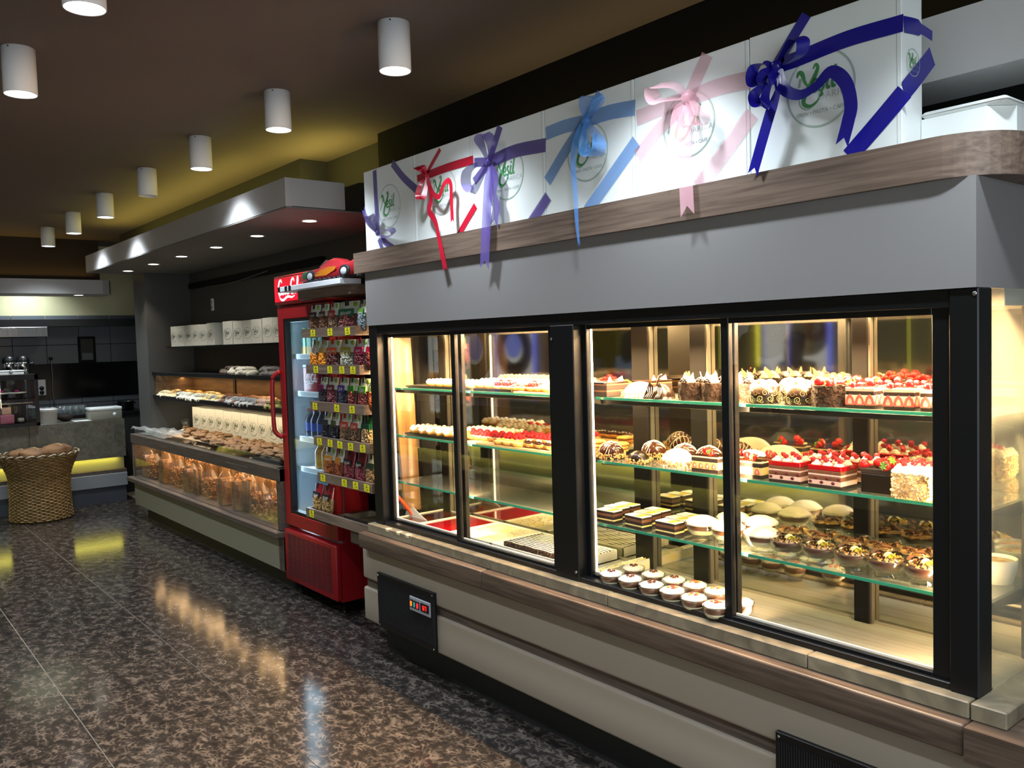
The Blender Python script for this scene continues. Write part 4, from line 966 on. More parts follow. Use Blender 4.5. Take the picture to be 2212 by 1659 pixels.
r('ribbon_tail', [(922, 381, 2.075), (934, 415, 2.06), (948, 425, 2.05), (958, 400, 2.045), (968, 390, 2.05), (974, 400, 2.05), (975, 430, 2.055), (977, 474, 2.055)], .022)
mk(920, 379)
# 3 purple organza
t = giftbox(2, 'white cake box with sheer purple bow in front of logo, third from left', PUR); M = PUR
r('ribbon_band', [(1056, 348), (1068, 312), (1080, 273)], .036); r('ribbon_band', [(1058, 350), (1110, 327), (1179, 313)], .050); r('ribbon_band', [(1024, 351), (1040, 350), (1055, 351)], .036); r('ribbon_band', [(1052, 358), (1038, 374), (1024, 392)], .034); r('ribbon_band', [(1184, 424), (1166, 452), (1147, 481)], .046)
r('bow_loop', [(1055, 350, 2.08), (1042, 318, 2.05), (1035, 300, 2.03), (1045, 289, 2.03), (1058, 300, 2.04), (1061, 325, 2.05), (1056, 350, 2.07)], .042, wdir=(.6, 1, .2), taper=LOOP)
r('bow_loop', [(1054, 351, 2.08), (1024, 358, 2.03), (1008, 375, 2.01), (1007, 398, 2.01), (1018, 412, 2.015), (1032, 398, 2.04), (1053, 356, 2.07)], .042, wdir=(.35, 1, .2), taper=LOOP)
r('ribbon_tail', [(1055, 352, 2.075), (1055, 390, 2.06), (1052, 450, 2.05), (1049, 510, 2.045), (1047, 562, 2.05)], .058, taper=PIN)
r('ribbon_tail', [(1058, 352, 2.075), (1068, 385, 2.06), (1064, 420, 2.06), (1071, 445, 2.06), (1068, 474, 2.06)], .046, taper=PIN)
mk(1056, 350, .017)
# 4 light blue organza
t = giftbox(3, 'white cake box with sheer light blue ribbon, fourth from left', BLU); M = BLU
r('ribbon_band', [(1265, 258), (1281, 230), (1297, 202)], .040); r('ribbon_band', [(1179, 289), (1220, 273), (1264, 263)], .048); r('ribbon_band', [(1267, 260), (1315, 243), (1372, 232)], .05); r('ribbon_band', [(1262, 266), (1222, 325), (1182, 392)], .046); r('ribbon_band', [(1375, 305), (1322, 380), (1268, 457)], .05)
r('bow_loop', [(1265, 258, 2.08), (1262, 230, 2.05), (1270, 208, 2.03), (1290, 212, 2.035), (1284, 235, 2.05), (1267, 257, 2.07)], .05, wdir=(.6, 1, .1), taper=LOOP)
r('bow_loop', [(1267, 262, 2.08), (1285, 286, 2.05), (1295, 312, 2.03), (1284, 336, 2.03), (1266, 330, 2.04), (1262, 300, 2.05), (1266, 264, 2.07)], .05, wdir=(.6, 1, .1), taper=LOOP)
r('ribbon_tail', [(1263, 263, 2.075), (1246, 301, 2.05), (1238, 350, 2.045), (1243, 422, 2.04), (1246, 480, 2.04), (1250, 522, 2.045)], .03, taper=lambda u: 1-.75*u, wdir=(.8, .5, 0))
mk(1266, 261, .018)
MB().box((-.003, -.001, -.003), (.003, 0, .003)).obj('sticker', M_CARD, t, (-.105, -.001, .335))
# 5 pink organza
t = giftbox(4, 'white cake box with sheer pale pink ribbon, fifth from left', PNK); M = PNK
r('ribbon_band', [(1487, 210), (1507, 165), (1528, 118)], .046); r('ribbon_band', [(1489, 212), (1550, 188), (1622, 171)], .05); r('ribbon_band', [(1375, 255), (1430, 233), (1486, 214)], .05); r('ribbon_band', [(1484, 218), (1430, 272), (1376, 338)], .046); r('ribbon_band', [(1625, 245), (1568, 325), (1508, 405)], .052)
r('bow_loop', [(1486, 211, 2.08), (1460, 186, 2.05), (1425, 184, 2.03), (1409, 192, 2.025), (1415, 216, 2.03), (1445, 214, 2.05), (1485, 213, 2.07)], .06, wdir=(.2, 1, .5), taper=LOOP)
r('bow_loop', [(1488, 212, 2.08), (1506, 232, 2.04), (1517, 252, 2.03), (1503, 270, 2.03), (1490, 250, 2.05), (1487, 214, 2.07)], .05, wdir=(.6, 1, .1), taper=LOOP)
r('ribbon_tail', [(1484, 214, 2.075), (1465, 245, 2.06), (1459, 300, 2.055), (1454, 381, 2.055)], .05, taper=PIN)
r('ribbon_tail', [(1486, 215, 2.075), (1478, 270, 2.055), (1479, 340, 2.05), (1484, 444, 2.045)], .052, taper=PIN)
mk(1487, 211, .024)
# 6 navy satin
t = giftbox(5, 'white cake box with navy blue satin ribbon, nearest and rightmost', NAV, 2.386); M = NAV
r('ribbon_band', [(1676, 142), (1708, 88), (1742, 32)], .032); r('ribbon_band', [(1678, 142), (1723, 127), (1830, 84), (1951, 49)], .042); r('ribbon_band', [(1954, 198), (1895, 268), (1834, 338)], .048)
def side(p, name, pts, w, m):
    x = EDGES[6]+.001; P = [onX(a, b2, x) for a, b2 in pts]; P = crom(P, 6); N = len(P); A, B = [], []
    for i, q in enumerate(P):
        tt = (P[min(i+1, N-1)]-P[max(i-1, 0)]).normalized(); d = tt.cross(Vector((1, 0, 0))).normalized(); A.append(q+d*w[0 if i < N/2 else 1]/2); B.append(q-d*w[0 if i < N/2 else 1]/2)
    mb = MB(); mb.strip(A, B); mb.obj(name, m, p, -p.location)
side(t, 'ribbon_band', [(1953, 52), (1985, 60), (2014, 78)], (.040, .026), M); side(t, 'ribbon_band', [(1954, 198), (1985, 160), (2014, 121)], (.05, .05), M)
r('bow_loop', [(1676, 142, 2.08), (1698, 105, 2.05), (1716, 82, 2.035), (1734, 88, 2.03), (1730, 116, 2.04), (1706, 136, 2.055), (1677, 144, 2.07)], .042, wdir=(.45, 1, .3), taper=LOOP)
r('bow_loop', [(1675, 143, 2.08), (1650, 138, 2.05), (1628, 152, 2.035), (1626, 180, 2.03), (1645, 180, 2.04), (1674, 147, 2.07)], .04, wdir=(.4, 1, .3), taper=LOOP)
r('bow_loop', [(1675, 146, 2.08), (1652, 180, 2.05), (1630, 206, 2.035), (1634, 226, 2.03), (1650, 226, 2.035), (1655, 200, 2.05), (1675, 150, 2.07)], .036, wdir=(.5, 1, .2), taper=LOOP)
r('bow_loop', [(1675, 144, 2.08), (1655, 158, 2.045), (1648, 176, 2.03), (1664, 172, 2.04), (1676, 147, 2.07)], .04, wdir=(.4, 1, .2), taper=LOOP)
r('ribbon_tail', [(1676, 148, 2.07), (1680, 192, 2.055), (1664, 243, 2.05), (1646, 305, 2.05), (1630, 362, 2.055)], .034, taper=lambda u: .5+.5*min(1, abs(u-.25)*5))
r('ribbon_tail', [(1677, 147, 2.07), (1692, 190, 2.055), (1726, 205, 2.045), (1763, 186, 2.04), (1795, 155, 2.04), (1826, 178, 2.04), (1838, 226, 2.05), (1832, 262, 2.055), (1823, 297, 2.06)], .036, taper=lambda u: .6+.4*min(1, abs(u-.33)*4))
mk(1676, 143, .018)
s_ = link('printed_logo', LOGO_S, t, (.2215, .055, .21), (0, 0, PI/2))
# white lidded foam box behind the navy box
t = thing('foam_box', 'white lidded foam box on wooden top behind the navy ribboned box', 'box', (-.94, 2.34, 2.0), 0)
m = MB(); m.prism([(-.10, -.15), (.055, -.15), (.10, -.09), (.10, .15), (-.10, .15)], 0, .075); m.obj('box_base', M_CARD, t)
m = MB(); m.box((-.102, -.152, .076), (.102, .152, .094), .012, seg=3); m.obj('lid', M_CARD, t)
# ================================================================== RED FRIDGE
F_RED = mat('fridge_red', '#8a0f17', .35); F_IN = mat('fridge_liner', '#c4d6e2', .4)
FX = (-5.065, -4.375); FY = 2.22
fr = thing('drinks_fridge', 'tall red glass door drinks fridge with lit sign, beside snack rack', 'fridge', ((FX[0]+FX[1])/2, 2.5, 0))
def fp(mb, n, m, par=None, label=None):
    o = mb.obj(n, m, par or fr, label=label)
    if not par: o.location = -fr.location
    return o
x0, x1 = FX
fp(MB().box((x0, 2.27, .42), (x0+.035, 2.80, 1.80)).box((x1-.035, 2.27, .42), (x1, 2.80, 1.80)).box((x0, 2.77, .42), (x1, 2.80, 1.80)).box((x0, 2.27, 1.76), (x1, 2.8, 1.80)).box((x0, 2.24, .08), (x1, 2.80, .42)), 'cabinet', F_RED)
fp(MB().box((x0+.036, 2.28, .43), (x0+.05, 2.768, 1.755)).box((x1-.05, 2.28, .43), (x1-.036, 2.768, 1.755)).box((x0+.05, 2.755, .43), (x1-.05, 2.768, 1.755)).box((x0+.05, 2.28, .422), (x1-.05, 2.755, .432)).box((x0+.05, 2.28, 1.745), (x1-.05, 2.755, 1.755)), 'liner', F_IN)
d = fp(MB().box((x0, FY, .435), (x0+.075, 2.265, 1.80), .006).box((x1-.075, FY, .435), (x1, 2.265, 1.80), .006).box((x0+.075, FY, .435), (x1-.075, 2.265, .515), .004).box((x0+.075, FY, 1.72), (x1-.075, 2.265, 1.80), .004), 'door', F_RED)
MB().box((x0+.072, FY+.004, .512), (x0+.095, 2.262, 1.722)).box((x1-.095, FY+.004, .512), (x1-.072, 2.262, 1.722)).box((x0+.095, FY+.004, .512), (x1-.095, 2.262, .535)).box((x0+.095, FY+.004, 1.70), (x1-.095, 2.262, 1.722)).obj('glass_gasket', M_BLACK, d)
MB().box((x0+.095, 2.240, .535), (x1-.095, 2.246, 1.70)).obj('glass_pane', glass('fridge_glass', (.90, .95, .97), 1.3), d)
m = MB(); hz0, hz1 = .985, 1.40; m.tube(crom([(x0+.01, FY-.002, hz0), (x0-.012, FY-.035, hz0+.03), (x0-.018, FY-.045, hz0+.09), (x0-.018, FY-.045, hz1-.09), (x0-.012, FY-.035, hz1-.03), (x0+.01, FY-.002, hz1)], 5), .014, 10)
m.obj('door_handle', F_RED, d)
# sign box
sg = fp(MB().box((x0+.004, 2.202, 1.805), (x1+.02, 2.60, 1.985), .012, seg=2), 'sign_box', F_RED)
MB().box((x0+.026, 2.197, 1.825), (x1-.005, 2.204, 1.968), .002).obj('lit_sign_face', mat('lit_red_sign', '#d0102a', .3, emit='#e8122c', estr=.28), sg)
def coca(m, sc, ox, oz, y, mi=0):
    # flowing script lettering drawn stroke by stroke
    def s(p, w=.07): stroke(m, p, lambda u: w*(.55+.9*math.sin(PI*u)), mi, y, 4, sc, ox, oz)
    def C_(x): s([(x+.55, .72), (x+.45, .9), (x+.2, .82), (x+.02, .4), (x+.12, .08), (x+.42, .08), (x+.6, .3)], .12)
    def o_(x): s([(x+.25, .5), (x+.08, .4), (x+.05, .15), (x+.18, .04), (x+.32, .2), (x+.3, .42), (x+.2, .48)], .08)
    def c_(x): s([(x+.3, .42), (x+.2, .5), (x+.06, .3), (x+.08, .1), (x+.2, .04), (x+.34, .2)], .08)
    def a_(x): o_(x); s([(x+.34, .5), (x+.3, .2), (x+.34, .05), (x+.42, .12)], .08)
    def l_(x): s([(x+.0, .2), (x+.2, .6), (x+.24, .92), (x+.14, .9), (x+.06, .4), (x+.1, .06), (x+.22, .1)], .08)
    C_(0); o_(.5); c_(.84); a_(1.16); s([(1.58, .3), (1.72, .3)], .07); C_(1.75); o_(2.25); l_(2.6); a_(2.84)
    s([(.1, .02), (.3, -.22), (.7, -.3), (1.3, -.12), (1.9, -.18), (2.3, -.1)], .1)
m = MB(); coca(m, .10, x0+.085, onY(622, 636, 2.196).z, 2.1962); m.obj('sign_lettering', mat('sign_white', '#ffffff', .4, emit='#ffffff', estr=.6), sg)
MB().box((x1-.10, 2.1958, 1.84), (x1-.02, 2.1972, 1.875)).obj('green_sign_tag', mat('sign_green', '#6fbf2a', .4, emit='#6fbf2a', estr=.6), sg)
# grille
gr = fp(MB().box((x0, 2.205, .09), (x1, 2.24, .41), .006, seg=2), 'grille_panel', F_RED)
m = MB()
for c in range(9):
    for rr in range(22): m.box((x0+.05+c*.066, 2.2035, .125+rr*.0122), (x0+.05+c*.066+.056, 2.206, .1305+rr*.0122))
m.obj('grille_slots', mat('slot_dark', '#2a0508', .8), gr, stuff=True)
for x in (x0+.06, x1-.06):
    for y in (2.28, 2.74): fp(MB().lathe([(0, 0), (.02, 0), (.018, .01), (.012, .012), (.012, .08), (0, .08)], 12, M=Matrix.Translation((x, y, 0))), 'foot', M_BLACK)
FS = [(1.50, 'upper'), (1.27, 'middle'), (.99, 'lower'), (.80, 'lowest')]
for z, _ in FS: fp(MB().box((x0+.055, 2.30, z-.012), (x1-.055, 2.74, z-.004)).box((x0+.055, 2.290, z-.028), (x1-.055, 2.30, z+.004), .002), 'wire_shelf', mat('shelf_white', '#dfe6ea', .4))
# contents
def bottle(x, y, z, label, col, cap, h=.2, r=.033, lab=None, grp=None, nm='drink_bottle'):
    key = (col, cap, h, lab)
    if key in CACHE: return dup(CACHE[key], (x, y, z), 0, label, grp)
    t = thing(nm, label, 'bottle', (x, y, z), 0, grp); CACHE[key] = t
    MB().lathe([(0, 0), (r*.92, 0), (r, .01), (r, h*.55), (r*.96, h*.62), (r*.45, h*.84), (r*.38, h*.92), (0, h*.92)], 18).obj('bottle_body', mat('drink_'+col[1:], col, .15, spec=.6), t)
    MB().lathe([(0, h*.92), (r*.45, h*.92), (r*.45, h), (0, h)], 14).obj('cap', mat('cap_'+cap[1:], cap, .4), t)
    if lab: MB().lathe([(r*1.01, h*.2), (r*1.01, h*.5)], 18).obj('paper_label', mat('label_'+lab[1:], lab, .5), t)
    return t
for i in range(5): 
    t = thing('juice_carton', f'green and yellow juice carton, {ORD[i]} from left on top fridge shelf', 'carton', (x0+.12+.075*i, 2.36, 1.50), 0, 'juice cartons in the fridge') if i == 0 else dup(CACHE['carton'], (x0+.12+.075*i, 2.36, 1.50), 0, f'green and yellow juice carton, {ORD[i]} from left on top fridge shelf')
    if i == 0:
        CACHE['carton'] = t; MB().box((-.03, -.03, 0), (.03, .03, .13), .002).obj('carton_body', mat('carton_teal', '#7fc8a8', .4), t); MB().box((-.0305, -.0305, .0), (.0305, .0305, .05)).obj('fruit_print', mat('carton_yellow', '#e0b848', .4), t); MB().prism([(-.03, .13), (.03, .13), (.0, .165)], -.03, .03, M=Matrix.Rotation(PI/2, 4, 'X')).obj('gable_top', mat('carton_green', '#3a9a4a', .4), t)
t = thing('can_multipack', 'red multipack of cola cans with white script in the fridge', 'drinks pack', (x0+.22, 2.38, 1.27))
MB().box((-.10, -.06, 0), (.10, .06, .15), .008, seg=2).obj('pack_wrap', mat('cola_red', '#a8141c', .3), t); m = MB(); coca(m, .055, -.085, .06, -.0608); m.obj('pack_lettering', mat('label_white', '#f0f0f0', .5), t)
MB().box((-.10, -.061, .152), (.10, .061, .165), .002).obj('price_strip', mat('label_white', '#f0f0f0', .5), t)
for i in range(5): bottle(x0+.11+.085*i, 2.36, .99, f'dark blue drink bottle, {ORD[i]} from left on third fridge shelf', '#131c3c', '#c81e2a', .17, .034, '#24459a', 'blue bottles in the fridge')
for i in range(4): bottle(x0+.15+.09*i, 2.46, .99, f'green mineral water bottle, {ORD[i]} from left on third fridge shelf', '#1f5a34', '#cfd4d0', .2, .032, '#2f7a44', 'green bottles in the fridge')
for i in range(4): bottle(x0+.25+.088*i, 2.36, .80, f'orange juice bottle, {ORD[i]} from left on lowest fridge shelf', '#c88a1c', '#e08a20', .17, .040, '#d8a02c', 'orange juice bottles in the fridge')
# ================================================================== SNACK RACK
rk = thing('snack_rack', 'walnut shelf rack of nuts and dried fruit bags between fridge and pastry case', 'shelf rack', (-4.1, 2.3, 0))
def rp(mb, n, m, par=None):
    o = mb.obj(n, m, par or rk)
    if not par: o.location = -rk.location
    return o
RY = 2.115
RS = [(642, 756, 607, 1.862), (651, 766, 701, 1.648), (661, 776, 790, 1.447), (670, 785.5, 872, 1.243), (678, 795, 957, 1.048), (687, 803.6, 1046, .848), (662, 800, 1125, .625)]
RX = []
for i, (pl, pr_, py, z) in enumerate(RS):
    a, b2 = onY(pl, py, RY).x, min(onY(pr_, py, RY).x, -3.765)
    RX.append((a, b2, z)); m = MB()
    m.box((a, RY, z-.050), (b2, RY+.016, z)).box((b2-.016, RY+.016, z-.05), (b2, 2.42, z)).box((a, RY+.016, z-.05), (a+.016, 2.195, z)).box((a+.016, RY+.016, z-.045), (max(a+.016, -4.36), 2.195, z-.030)).box((-4.36, RY+.016, z-.045), (b2-.016, 2.42, z-.030))
    rp(m, 'shelf_tray', M_WOOD)
rp(MB().box((-4.36, 2.42, .40), (-3.80, 2.44, 1.95)), 'back_panel', M_BLACKW)
pt = [onX(842, 730, -3.77), onX(884, 730, -3.77), onX(907, 1100, -3.77), onX(872, 1100, -3.77)]
M_BOARD = noisy('warm_oak_board', '#8a6238', '#b98d58', (10, 10, .8), 3, rough=.5)
v = [(q.y, q.z) for q in pt]; m = MB(); m.prism(v, 0, .018, M=Matrix(((0, 0, 1, -3.775), (1, 0, 0, 0), (0, 1, 0, 0), (0, 0, 0, 1)))); rp(m, 'side_board', M_BOARD)
TAGS = [[], [675, 712, 750], [682, 712, 738, 762], [680, 727, 760], [690, 713, 734, 757, 783], [698, 744, 768, 792], [674]]
M_TAG = mat('yellow_price_tag', '#d8cf1c', .5); M_INK = mat('ink', '#1c1c14', .6)
tg = MB().box((-.027, -.0012, -.019), (.027, 0, .019)).mesh('price_tag', M_TAG)
def ink(k):
    m = MB(); m.lathe([(0, 0), (.0045, 0)], 10, M=Matrix.Translation((0, -.0016, .0125)) @ Matrix.Rotation(PI/2, 4, 'X')); m.box((-.012, -.0018, .003), (.012, -.0014, .006)); add_text(m, k, .015, 0, -.008, 0, -.0017); return m.mesh('price_print', M_INK)
INKS = [ink(k) for k in ('15.00', '14.00', '13.00', '16.00')]
for i, tl in enumerate(TAGS):
    a, b2, z = RX[i]
    for k, px in enumerate(tl):
        q = onY(px, RS[i][2], RY-.002); o = link('price_tag', tg, rk, Vector((q.x, RY-.0015, z-.026))-rk.location, (0, rnd.uniform(-.05, .05), 0)); link('price_print', INKS[(i+k) % 4], o)
# bags
def bagmesh(w, h, d, zc):
    m = MB(); nx, nz = 8, 12; G = {}
    for s in (-1, 1):
        for i in range(nx+1):
            for k in range(nz+1):
                u, v = i/nx*2-1, k/nz; prof = (1-abs(u)**3)*(min(1, v*6)*.55+.45*min(1, v*3))*(1-max(0, v-.45)**1.1*1.25)
                G[s, i, k] = m.bm.verts.new((u*w/2*(1-.05*math.sin(v*PI)), s*max(.001, d/2*max(0, prof)), v*h))
    for s in (-1, 1):
        for i in range(nx):
            for k in range(nz):
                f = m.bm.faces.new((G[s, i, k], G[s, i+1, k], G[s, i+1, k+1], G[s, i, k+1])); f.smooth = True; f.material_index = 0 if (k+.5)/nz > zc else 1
    bmesh.ops.remove_doubles(m.bm, verts=m.bm.verts, dist=.0022)
    return m
M_FILM = mat('white_bag_film', '#c9cec0', .28, coat=.4); M_GREENF = mat('green_bag_film', '#86a83c', .3, coat=.4); M_REDF = mat('red_bag_film', '#7a1420', .3, coat=.4)
def bag(px0, px1, py, z, top, lab, nutc, strip, text, label, film=M_FILM, ns=.007, h=None, tilt=-.12):
    P0, P1 = onY(px0, py, RY+.05), onY(px1, py, RY+.05); w = abs(P1.x-P0.x)*.98; h = h or .155
    t = thing('snack_bag', label, 'snack bag', ((P0.x+P1.x)/2, RY+.052, z-.029), 0, None, (tilt, 0, rnd.uniform(-.12, .12)))
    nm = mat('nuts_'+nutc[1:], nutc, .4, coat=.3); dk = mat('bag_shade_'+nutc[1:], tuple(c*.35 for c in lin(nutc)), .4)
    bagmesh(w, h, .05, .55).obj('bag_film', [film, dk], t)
    m = MB(); R_ = random.Random(hash(label) & 0xffff)
    n = int(max(16, min(90, w*.5*h/(ns*ns)*1.1)))
    for _ in range(n):
        u, v = R_.uniform(-.9, .9), R_.uniform(.04, .56); y = -.025*(1-abs(u)**3)*(min(1, v*6)*.55+.45*min(1, v*3)); s = ns*R_.uniform(.75, 1.2)
        m.ico((u*w/2*.95, y+ns*.1, v*h), (s, s*.7, s*.75), 0, 1, Euler((R_.random()*6, R_.random()*6, 0)).to_matrix())
    m.obj('bag_contents', nm, t, stuff=True)
    MB().box((-w*.36, -.0235, h*.50), (w*.36, -.018, h*.74), .002).obj('printed_label', mat('label_'+lab[1:], lab, .35), t)
    MB().prism([(-w*.10, .0), (w*.10, .0), (w*.02, .055), (-w*.16, .055)], -.0135, -.0115, M=Matrix.Translation((0, 0, h*.70)) @ Matrix.Rotation(0, 4, 'X') @ Matrix(((1, 0, 0, 0), (0, 0, 1, 0), (0, 1, 0, 0), (0, 0, 0, 1)))).obj('neck_band', mat('band_'+strip[1:], strip, .4), t)
    if text:
        m = MB(); add_text(m, text, min(.03, w*.62/len(text)*1.75), 0, h*.62, 0, -.0242, .35, rot=.06); m.obj('label_lettering', mat('label_white', '#f0f0f0', .5), t)
    if film is M_FILM:
        MB().ell((w*.30, -.006, h*.88), (w*.14, .006, h*.10), 8, 6).obj('leaf_print', M_GREENF, t)
    return t
Q = [ # shelf, px0, px1, label colour, contents colour, band colour, text, words
 (1, 668, 688, '#3a2a22', '#7a5236', '#1c1612', 'Fındık', 'bag of brown hazelnuts'), (1, 689, 708, '#4a2c20', '#80553a', '#1c1612', 'Badem', 'bag of brown almonds'), (1, 709, 729, '#b3202c', '#8a6a50', '#8a1420', 'Kaju', 'bag of nuts with red label'),
 (1, 730, 772, '#0f6a4a', '#8a4a44', '#14241c', 'Bahçeden', 'large bag of rosy nuts with dark green label'), (1, 773, 792, '#5f8a3a', '#7a8a90', '#10140f', '', 'half hidden bag with green leaves and blue window'),
 (2, 670, 690, '#d8d2bc', '#d98418', '#7a3a14', '', 'clear bag of orange dried apricots'), (2, 690, 706, '#d8b25a', '#e08c1c', '#c85a14', '', 'narrow bag of orange apricots'), (2, 706, 733, '#e8641c', '#5a2a24', '#c83418', 'Hurma', 'bag of dark dates with orange label'),
 (2, 736, 763, '#a89c30', '#b0b09a', '#5a5618', 'Çekirdek', 'bag of pale pumpkin seeds with olive label'), (2, 764, 792, '#c0185a', '#6a1e2a', '#a01428', 'Kızılcık', 'bag of red cranberries with pink label'), (2, 793, 808, '#b01428', '#7a2a20', '#b01428', '', 'half hidden red bag at right end'),
 (3, 690, 704, '#8a1e6a', '#2a2226', '#4a1a3a', '', 'narrow bag of black prunes with magenta label'), (3, 705, 729, '#6a1c30', '#7a3a44', '#5a1422', 'Karışık', 'bag of mixed berries with maroon label'), (3, 730, 750, '#4a2c8a', '#1c2038', '#2c2048', 'Erik', 'bag of dark plums with violet label'),
 (3, 752, 771, '#3f8a2a', '#7a3028', '#1c4a1c', '', 'bag of red jujubes with green label'), (3, 772, 799, '#57a838', '#82382f', '#1c4a1c', 'İğde', 'wide bag of red jujubes with bright green label'), (3, 800, 810, '#a0b02c', '#d8641c', '#7a8a1c', '', 'sliver of bag with orange fruit at right end'),
 (4, 697, 715, '#2c2c34', '#22222c', '#1c1c22', '', 'bag of black raisins'), (4, 716, 731, '#4a5228', '#24242e', '#30341c', '', 'narrow bag of black raisins with olive top'), (4, 736, 756, '#b8402c', '#8a6a4a', '#a02818', 'Ceviz', 'bag of shelled nuts with red label'),
 (4, 757, 779, '#b8442c', '#806044', '#a02818', 'Ceviz', 'bag of nuts with red neck band'), (4, 780, 806, '#0f4a30', '#c0a070', '#0c3020', '', 'dark green bag of pistachios'),
 (5, 703, 723, '#c8842c', '#b0622c', '#3a2418', 'Kokteyl', 'tapered bag of mixed fruit and nuts'), (5, 725, 742, '#c8842c', '#a8542c', '#3a2418', '', 'narrow bag of mixed fruit and nuts'), (5, 743, 766, '#1c1a1e', '#a04850', '#141214', 'Dorleo', 'red bag of peanuts with black label'),
 (5, 768, 790, '#1c1a1e', '#a84c54', '#141214', 'Dorleo', 'red bag of peanuts with white script'), (5, 791, 814, '#2a3a2a', '#b89060', '#2a1c16', '', 'bag of stringy brown nuts'),
 (6, 678, 697, '#1c1a1e', '#b08a50', '#141214', 'Dorleo', 'red bag of mixed nuts with black label'), (6, 698, 718, '#1c1a1e', '#a88a58', '#141214', 'Dorleo', 'red bag of mixed nuts with gold stripe')]
SHN = ['', 'second', 'third', 'fourth', 'fifth', 'sixth', 'bottom']
cnt = {}
for (s, a, b2, lab, nc, st, tx, wd) in Q:
    cnt[s] = cnt.get(s, 0)+1
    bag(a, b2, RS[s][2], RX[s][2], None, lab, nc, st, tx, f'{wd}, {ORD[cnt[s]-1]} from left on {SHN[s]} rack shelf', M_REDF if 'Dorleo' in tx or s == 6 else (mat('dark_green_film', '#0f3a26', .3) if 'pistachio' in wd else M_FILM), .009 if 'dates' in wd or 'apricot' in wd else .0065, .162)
# net bag handle + steel tray on the bottom shelf
tr = thing('steel_tray', 'open steel tray on bottom shelf of the snack rack', 'tray', (-4.02, 2.24, RX[6][2]-.0285))
m = MB(); m.box((-.14, -.085, 0), (.16, .085, .003)); 
for q in (((-.14, -.085, 0), (.16, -.082, .032)), ((-.14, .082, 0), (.16, .085, .032)), ((-.14, -.085, 0), (-.137, .085, .032)), ((.157, -.085, 0), (.16, .085, .032))): m.box(*q)
m.obj('tray_body', M_STEEL, tr); MB().box((-.005, -.08, .003), (.0, .08, .03)).obj('divider', M_CHROME, tr)
# car shaped cake on a striped board, top shelf
q = onY(700, 606, RY+.03); zc = RX[0][2]
xf, xr = onY(643, 598, 2.075).x, onY(765, 598, 2.075).x; KS = (xr-xf)/.435; XC = (xf+xr)/2
bd = thing('cake_board', 'white cake board with black striped front edge under the red car cake', 'cake board', (XC-.03, 2.128, zc+.001), 0)
MB().box((-.54, -.065, 0), (.22, .06, .03), .003).obj('board', mat('foam_board', '#d6d9df', .5), bd)
for k, xx in enumerate((-.535, -.44, -.39)):
    MB().box((xx, -.0665, .001), (xx+.03, -.0645, .0305)).obj('black_stripe', M_BLACK, bd)
cc = thing('car_cake', 'red fondant race car shaped cake with orange flame on side, on top rack shelf', 'cake', (XC, 2.13, zc+.0315), 0); cc.scale = (KS, .58, KS*.62)
C_CARR = mat('red_fondant', '#a81c26', .45); prof = [(-.215, .012), (-.22, .045), (-.20, .062), (-.12, .078), (-.055, .082), (-.01, .118), (.03, .126), (.085, .112), (.13, .085), (.165, .092), (.205, .108), (.215, .09), (.21, .03), (.19, .012)]
m = MB(); N = 9
cols = []
for j in range(N):
    yy = -.085+.17*j/(N-1); kk = 1-.16*abs(2*j/(N-1)-1)**3; cols.append([m.bm.verts.new((x*(1-.03*abs(2*j/(N-1)-1)**3), yy*(1.0 if z < .085 else .78), .012+(z-.012)*kk)) for x, z in prof])
for a, b2 in zip(cols, cols[1:]):
    for i in range(len(prof)): m.bm.faces.new((a[i], a[(i+1) % len(prof)], b2[(i+1) % len(prof)], b2[i]))
m.bm.faces.new(cols[0]); m.bm.faces.new(cols[-1][::-1])
for f in m.bm.faces: f.smooth = True
m.obj('car_body', C_CARR, cc)
for x in (-.115, .145):
    for s in (-1, 1):
        wh = MB().lathe([(0, -.012), (.034, -.012), (.036, 0), (.034, .012), (0, .012)], 20, M=Matrix.Translation((x, s*.083, .036)) @ Matrix.Rotation(PI/2, 4, 'X')).obj('wheel', mat('fondant_black', '#14151a', .6), cc)
        MB().lathe([(0, 0), (.021, 0), (.02, .003), (0, .004)], 16, M=Matrix.Translation((x, s*.0955, .036)) @ Matrix.Rotation(s*-PI/2 if s > 0 else PI/2, 4, 'X')).obj('hub_cap', mat('hub_white', '#c9cdd4', .5), wh)
m = MB(); m.prism([(-.075, .03), (.01, .028), (.075, .052), (.085, .07), (.03, .074), (-.03, .066), (-.075, .05), (-.045, .048), (-.085, .04)], .0865, .0885, M=Matrix.Rotation(PI/2, 4, 'X')); m.obj('flame_print', mat('orange_icing', '#cf7a1c', .5), cc)
m = MB(); m.ell((-.165, -.078, .045), (.028, .012, .026), 12, 8, nz=.15); m.obj('green_icing', mat('green_icing', '#1c6a3c', .6), cc)
m = MB(); m.quad([(-.057, -.07, .084), (-.057, .07, .084), (-.012, .06, .119), (-.012, -.06, .119)]); m.bm.faces.ensure_lookup_table(); bmesh.ops.solidify(m.bm, geom=m.bm.faces[:], thickness=-.003); m.obj('windscreen', mat('grey_icing', '#aeb0a8', .5), cc)
m = MB(); m.box((-.222, -.05, .048), (-.19, .02, .058), .004, seg=2); m.obj('bumper_icing', mat('cream_icing', '#d8cfae', .5), cc)
m = MB()
for k in range(40):
    a = k/40*2*PI; m.ico((.225*math.cos(a), .098*math.sin(a), .006), (.016, .012, .009), 0, 1, nz=.3)
m.obj('dark_icing_border', mat('dark_icing', '#23262e', .6), cc, stuff=True)
